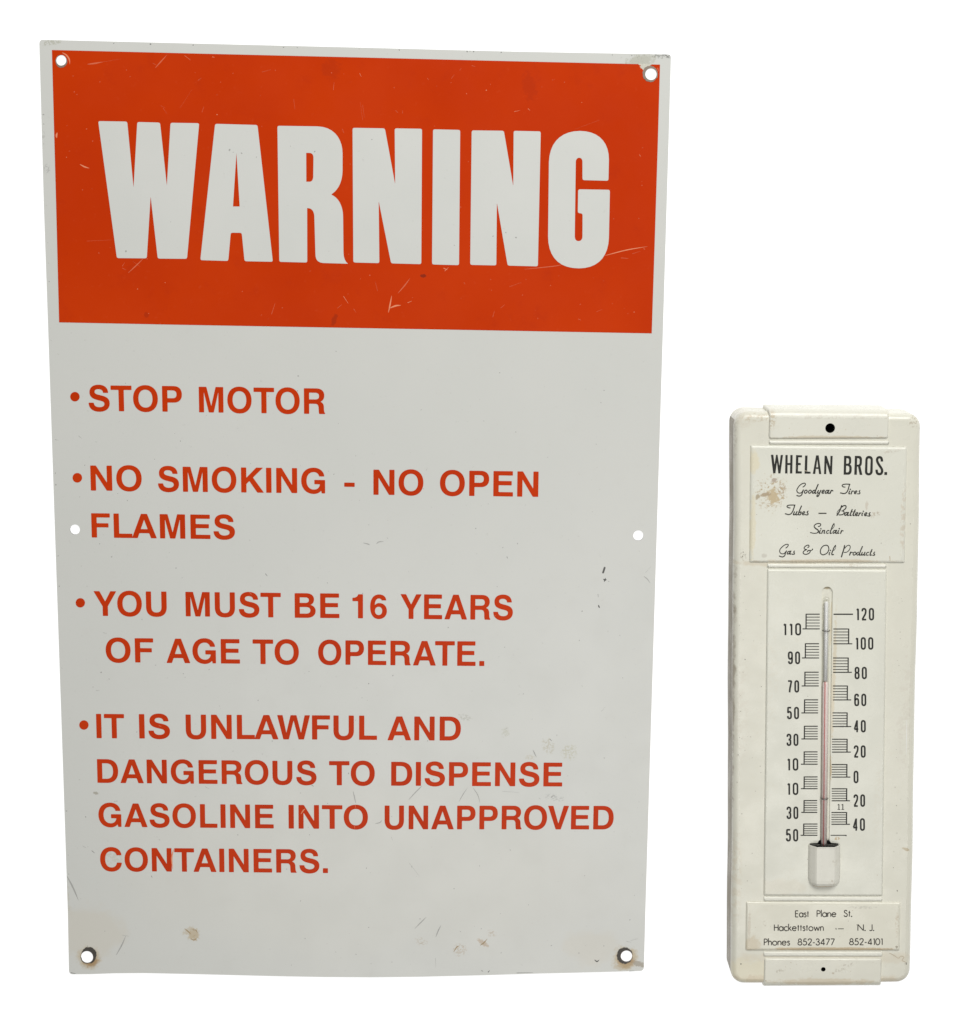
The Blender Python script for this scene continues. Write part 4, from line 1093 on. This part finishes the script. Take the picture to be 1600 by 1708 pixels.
for key, groups in SCRIPT.items():
    mb = MB()
    for (ox, oy, s), strokes in groups:
        for k, st in enumerate(strokes):
            pts, w = st[0], st[1]
            ribbon(mb, [(ox + x / s, oy + y / s) for x, y in pts], w / s * 1.06, NZ + (k % 5) * 0.000012, 0, closed=len(st) > 2)
    mb.build('text_line', p_ink2, name_plate)

# ---- light geometric lettering on the address plate
def arc(cx, cy, rx, ry, a0, a1, n=10):
    return [(cx + rx * math.cos(math.radians(a0 + (a1 - a0) * k / n)), cy + ry * math.sin(math.radians(a0 + (a1 - a0) * k / n))) for k in range(n + 1)]
X = .66
def circ(cx, cy, rx, ry): return arc(cx, cy, rx, ry, 0, 360, 16)[:-1]
S_ = 's'; L_ = 'l'; C_ = 'c'
F = {
 'E': (.50, [(L_, [(0, 0), (0, 1)]), (L_, [(0, 1), (.46, 1)]), (L_, [(0, .53), (.43, .53)]), (L_, [(0, 0), (.46, 0)])]),
 'P': (.48, [(L_, [(0, 0), (0, 1)]), (S_, [(0, 1), (.2, 1), (.42, .92), (.48, .75), (.42, .57), (.2, .49), (0, .49)])]),
 'S': (.46, [(S_, [(.42, .84), (.34, .97), (.2, 1), (.05, .9), (.06, .70), (.24, .54), (.42, .40), (.46, .2), (.34, .02), (.18, 0), (.04, .08), (0, .22)])]),
 'H': (.60, [(L_, [(0, 0), (0, 1)]), (L_, [(.6, 0), (.6, 1)]), (L_, [(0, .54), (.6, .54)])]),
 'N': (.68, [(L_, [(0, 0), (0, 1)]), (L_, [(0, 1), (.68, 0)]), (L_, [(.68, 0), (.68, 1)])]),
 'J': (.34, [(S_, [(.34, 1), (.34, .6), (.34, .2), (.26, .02), (.1, .0), (0, .08)])]),
 'a': (.64, [(C_, circ(.31, X / 2, .31, X / 2)), (L_, [(.64, 0), (.64, X)])]),
 'c': (.52, [(S_, arc(.33, X / 2, .33, X / 2, 50, 310))]),
 'e': (.64, [(S_, [(.0, .36), (.62, .36)]), (S_, arc(.32, X / 2, .32, X / 2, 5, 325))]),
 'o': (.66, [(C_, circ(.33, X / 2, .33, X / 2))]),
 's': (.36, [(S_, [(.33, .54), (.25, .65), (.12, .65), (.03, .54), (.1, .42), (.26, .33), (.35, .2), (.28, .04), (.14, 0), (.02, .08)])]),
 't': (.26, [(L_, [(.13, 0), (.13, .92)]), (L_, [(0, .66), (.26, .66)])]),
 'l': (.02, [(L_, [(.01, 0), (.01, 1.12)])]),
 'n': (.46, [(L_, [(0, 0), (0, X)]), (S_, [(0, .38), (.08, .58), (.24, .66), (.4, .58), (.46, .40), (.46, .2), (.46, 0)])]),
 'h': (.46, [(L_, [(0, 0), (0, 1.12)]), (S_, [(0, .38), (.08, .58), (.24, .66), (.4, .58), (.46, .40), (.46, .2), (.46, 0)])]),
 'k': (.44, [(L_, [(0, 0), (0, 1.12)]), (L_, [(.40, X), (.02, .30)]), (L_, [(.10, .38), (.46, 0)])]),
 'w': (.86, [(L_, [(0, X), (.22, 0)]), (L_, [(.22, 0), (.43, .62)]), (L_, [(.43, .62), (.64, 0)]), (L_, [(.64, 0), (.86, X)])]),
 '.': (.04, [(L_, [(0, .02), (.05, .03)])]),
 '-': (.26, [(L_, [(0, .38), (.26, .38)])]),
 '8': (.54, [(C_, circ(.27, .75, .20, .25)), (C_, circ(.27, .26, .27, .26))]),
 '5': (.50, [(L_, [(.46, 1), (.14, 1)]), (L_, [(.14, 1), (.06, .54)]), (S_, [(.06, .54), (.2, .62), (.4, .56), (.5, .34), (.42, .1), (.22, 0), (.06, .05), (0, .16)])]),
 '2': (.52, [(S_, [(.02, .74), (.08, .93), (.26, 1), (.45, .92), (.48, .72), (.36, .46), (.02, .02)]), (L_, [(.02, 0), (.52, 0)])]),
 '3': (.48, [(S_, [(.04, .80), (.1, .95), (.23, 1), (.40, .92), (.42, .72), (.32, .58), (.18, .55)]), (S_, [(.18, .55), (.38, .48), (.48, .28), (.40, .06), (.22, 0), (.06, .06), (0, .24)])]),
 '4': (.56, [(L_, [(.42, 0), (.42, 1)]), (L_, [(.42, 1), (0, .25)]), (L_, [(0, .24), (.56, .24)])]),
 '7': (.50, [(L_, [(0, 1), (.50, 1)]), (L_, [(.50, 1), (.10, 0)])]),
 '1': (.16, [(L_, [(.16, 0), (.16, 1)]), (L_, [(.16, 1), (.02, .90)])]),
 '0': (.56, [(C_, circ(.28, .5, .28, .5))]),
}
AZ = HP + 0.00010
def light_word(mb, txt, xl, xr, y, cap, w=1.5, gap=.17):
    gx, x = [], 0.0
    for ch in txt:
        gx.append(x); x += F[ch][0] + gap
    tot = x - gap
    sx = (xr - xl - w) / tot
    i = 0
    for ch, g in zip(txt, gx):
        for kind, pts in F[ch][1]:
            q = [(xl + w / 2 + (g + a) * sx, y - w / 2 - b * (cap - w)) for a, b in pts]
            ribbon(mb, q, w if ch != '.' else w * 1.2, AZ + (i % 6) * 0.000012, 0, kind == C_, kind != L_, cap=(ch == '.'))
            i += 1
for words in [[('East', 1326.4, 1350, 1530.4, 11.8), ('Plane', 1362.4, 1395.6, 1530.1, 11.8), ('St.', 1407.6, 1421.8, 1529.7, 11.8)],
              [('Hackettstown', 1291.2, 1374.5, 1553.4, 11.8), ('N.', 1430.6, 1444.2, 1553.2, 11.8), ('J.', 1450, 1458.4, 1553.2, 11.8)],
              [('Phones', 1274.3, 1318.3, 1577.5, 11.8), ('852-3477', 1330.6, 1393.0, 1577.3, 11.8), ('852-4101', 1416.6, 1472.7, 1576.9, 11.8)]]:
    mb = MB()
    for w in words:
        light_word(mb, *w)
    if words[0][0] == 'Hackettstown':
        ribbon(mb, [(1398, 1549.4), (1407.8, 1549.4)], 1.1, AZ, 0, smooth=False, cap=False)
        ribbon(mb, [(1394.7, 1548.8), (1395.1, 1550)], 1.4, AZ, 0, smooth=False)
    mb.build('text_line', p_brown, addr_plate)

for o in list(bpy.data.objects):
    if 'base' in o: del o['base']
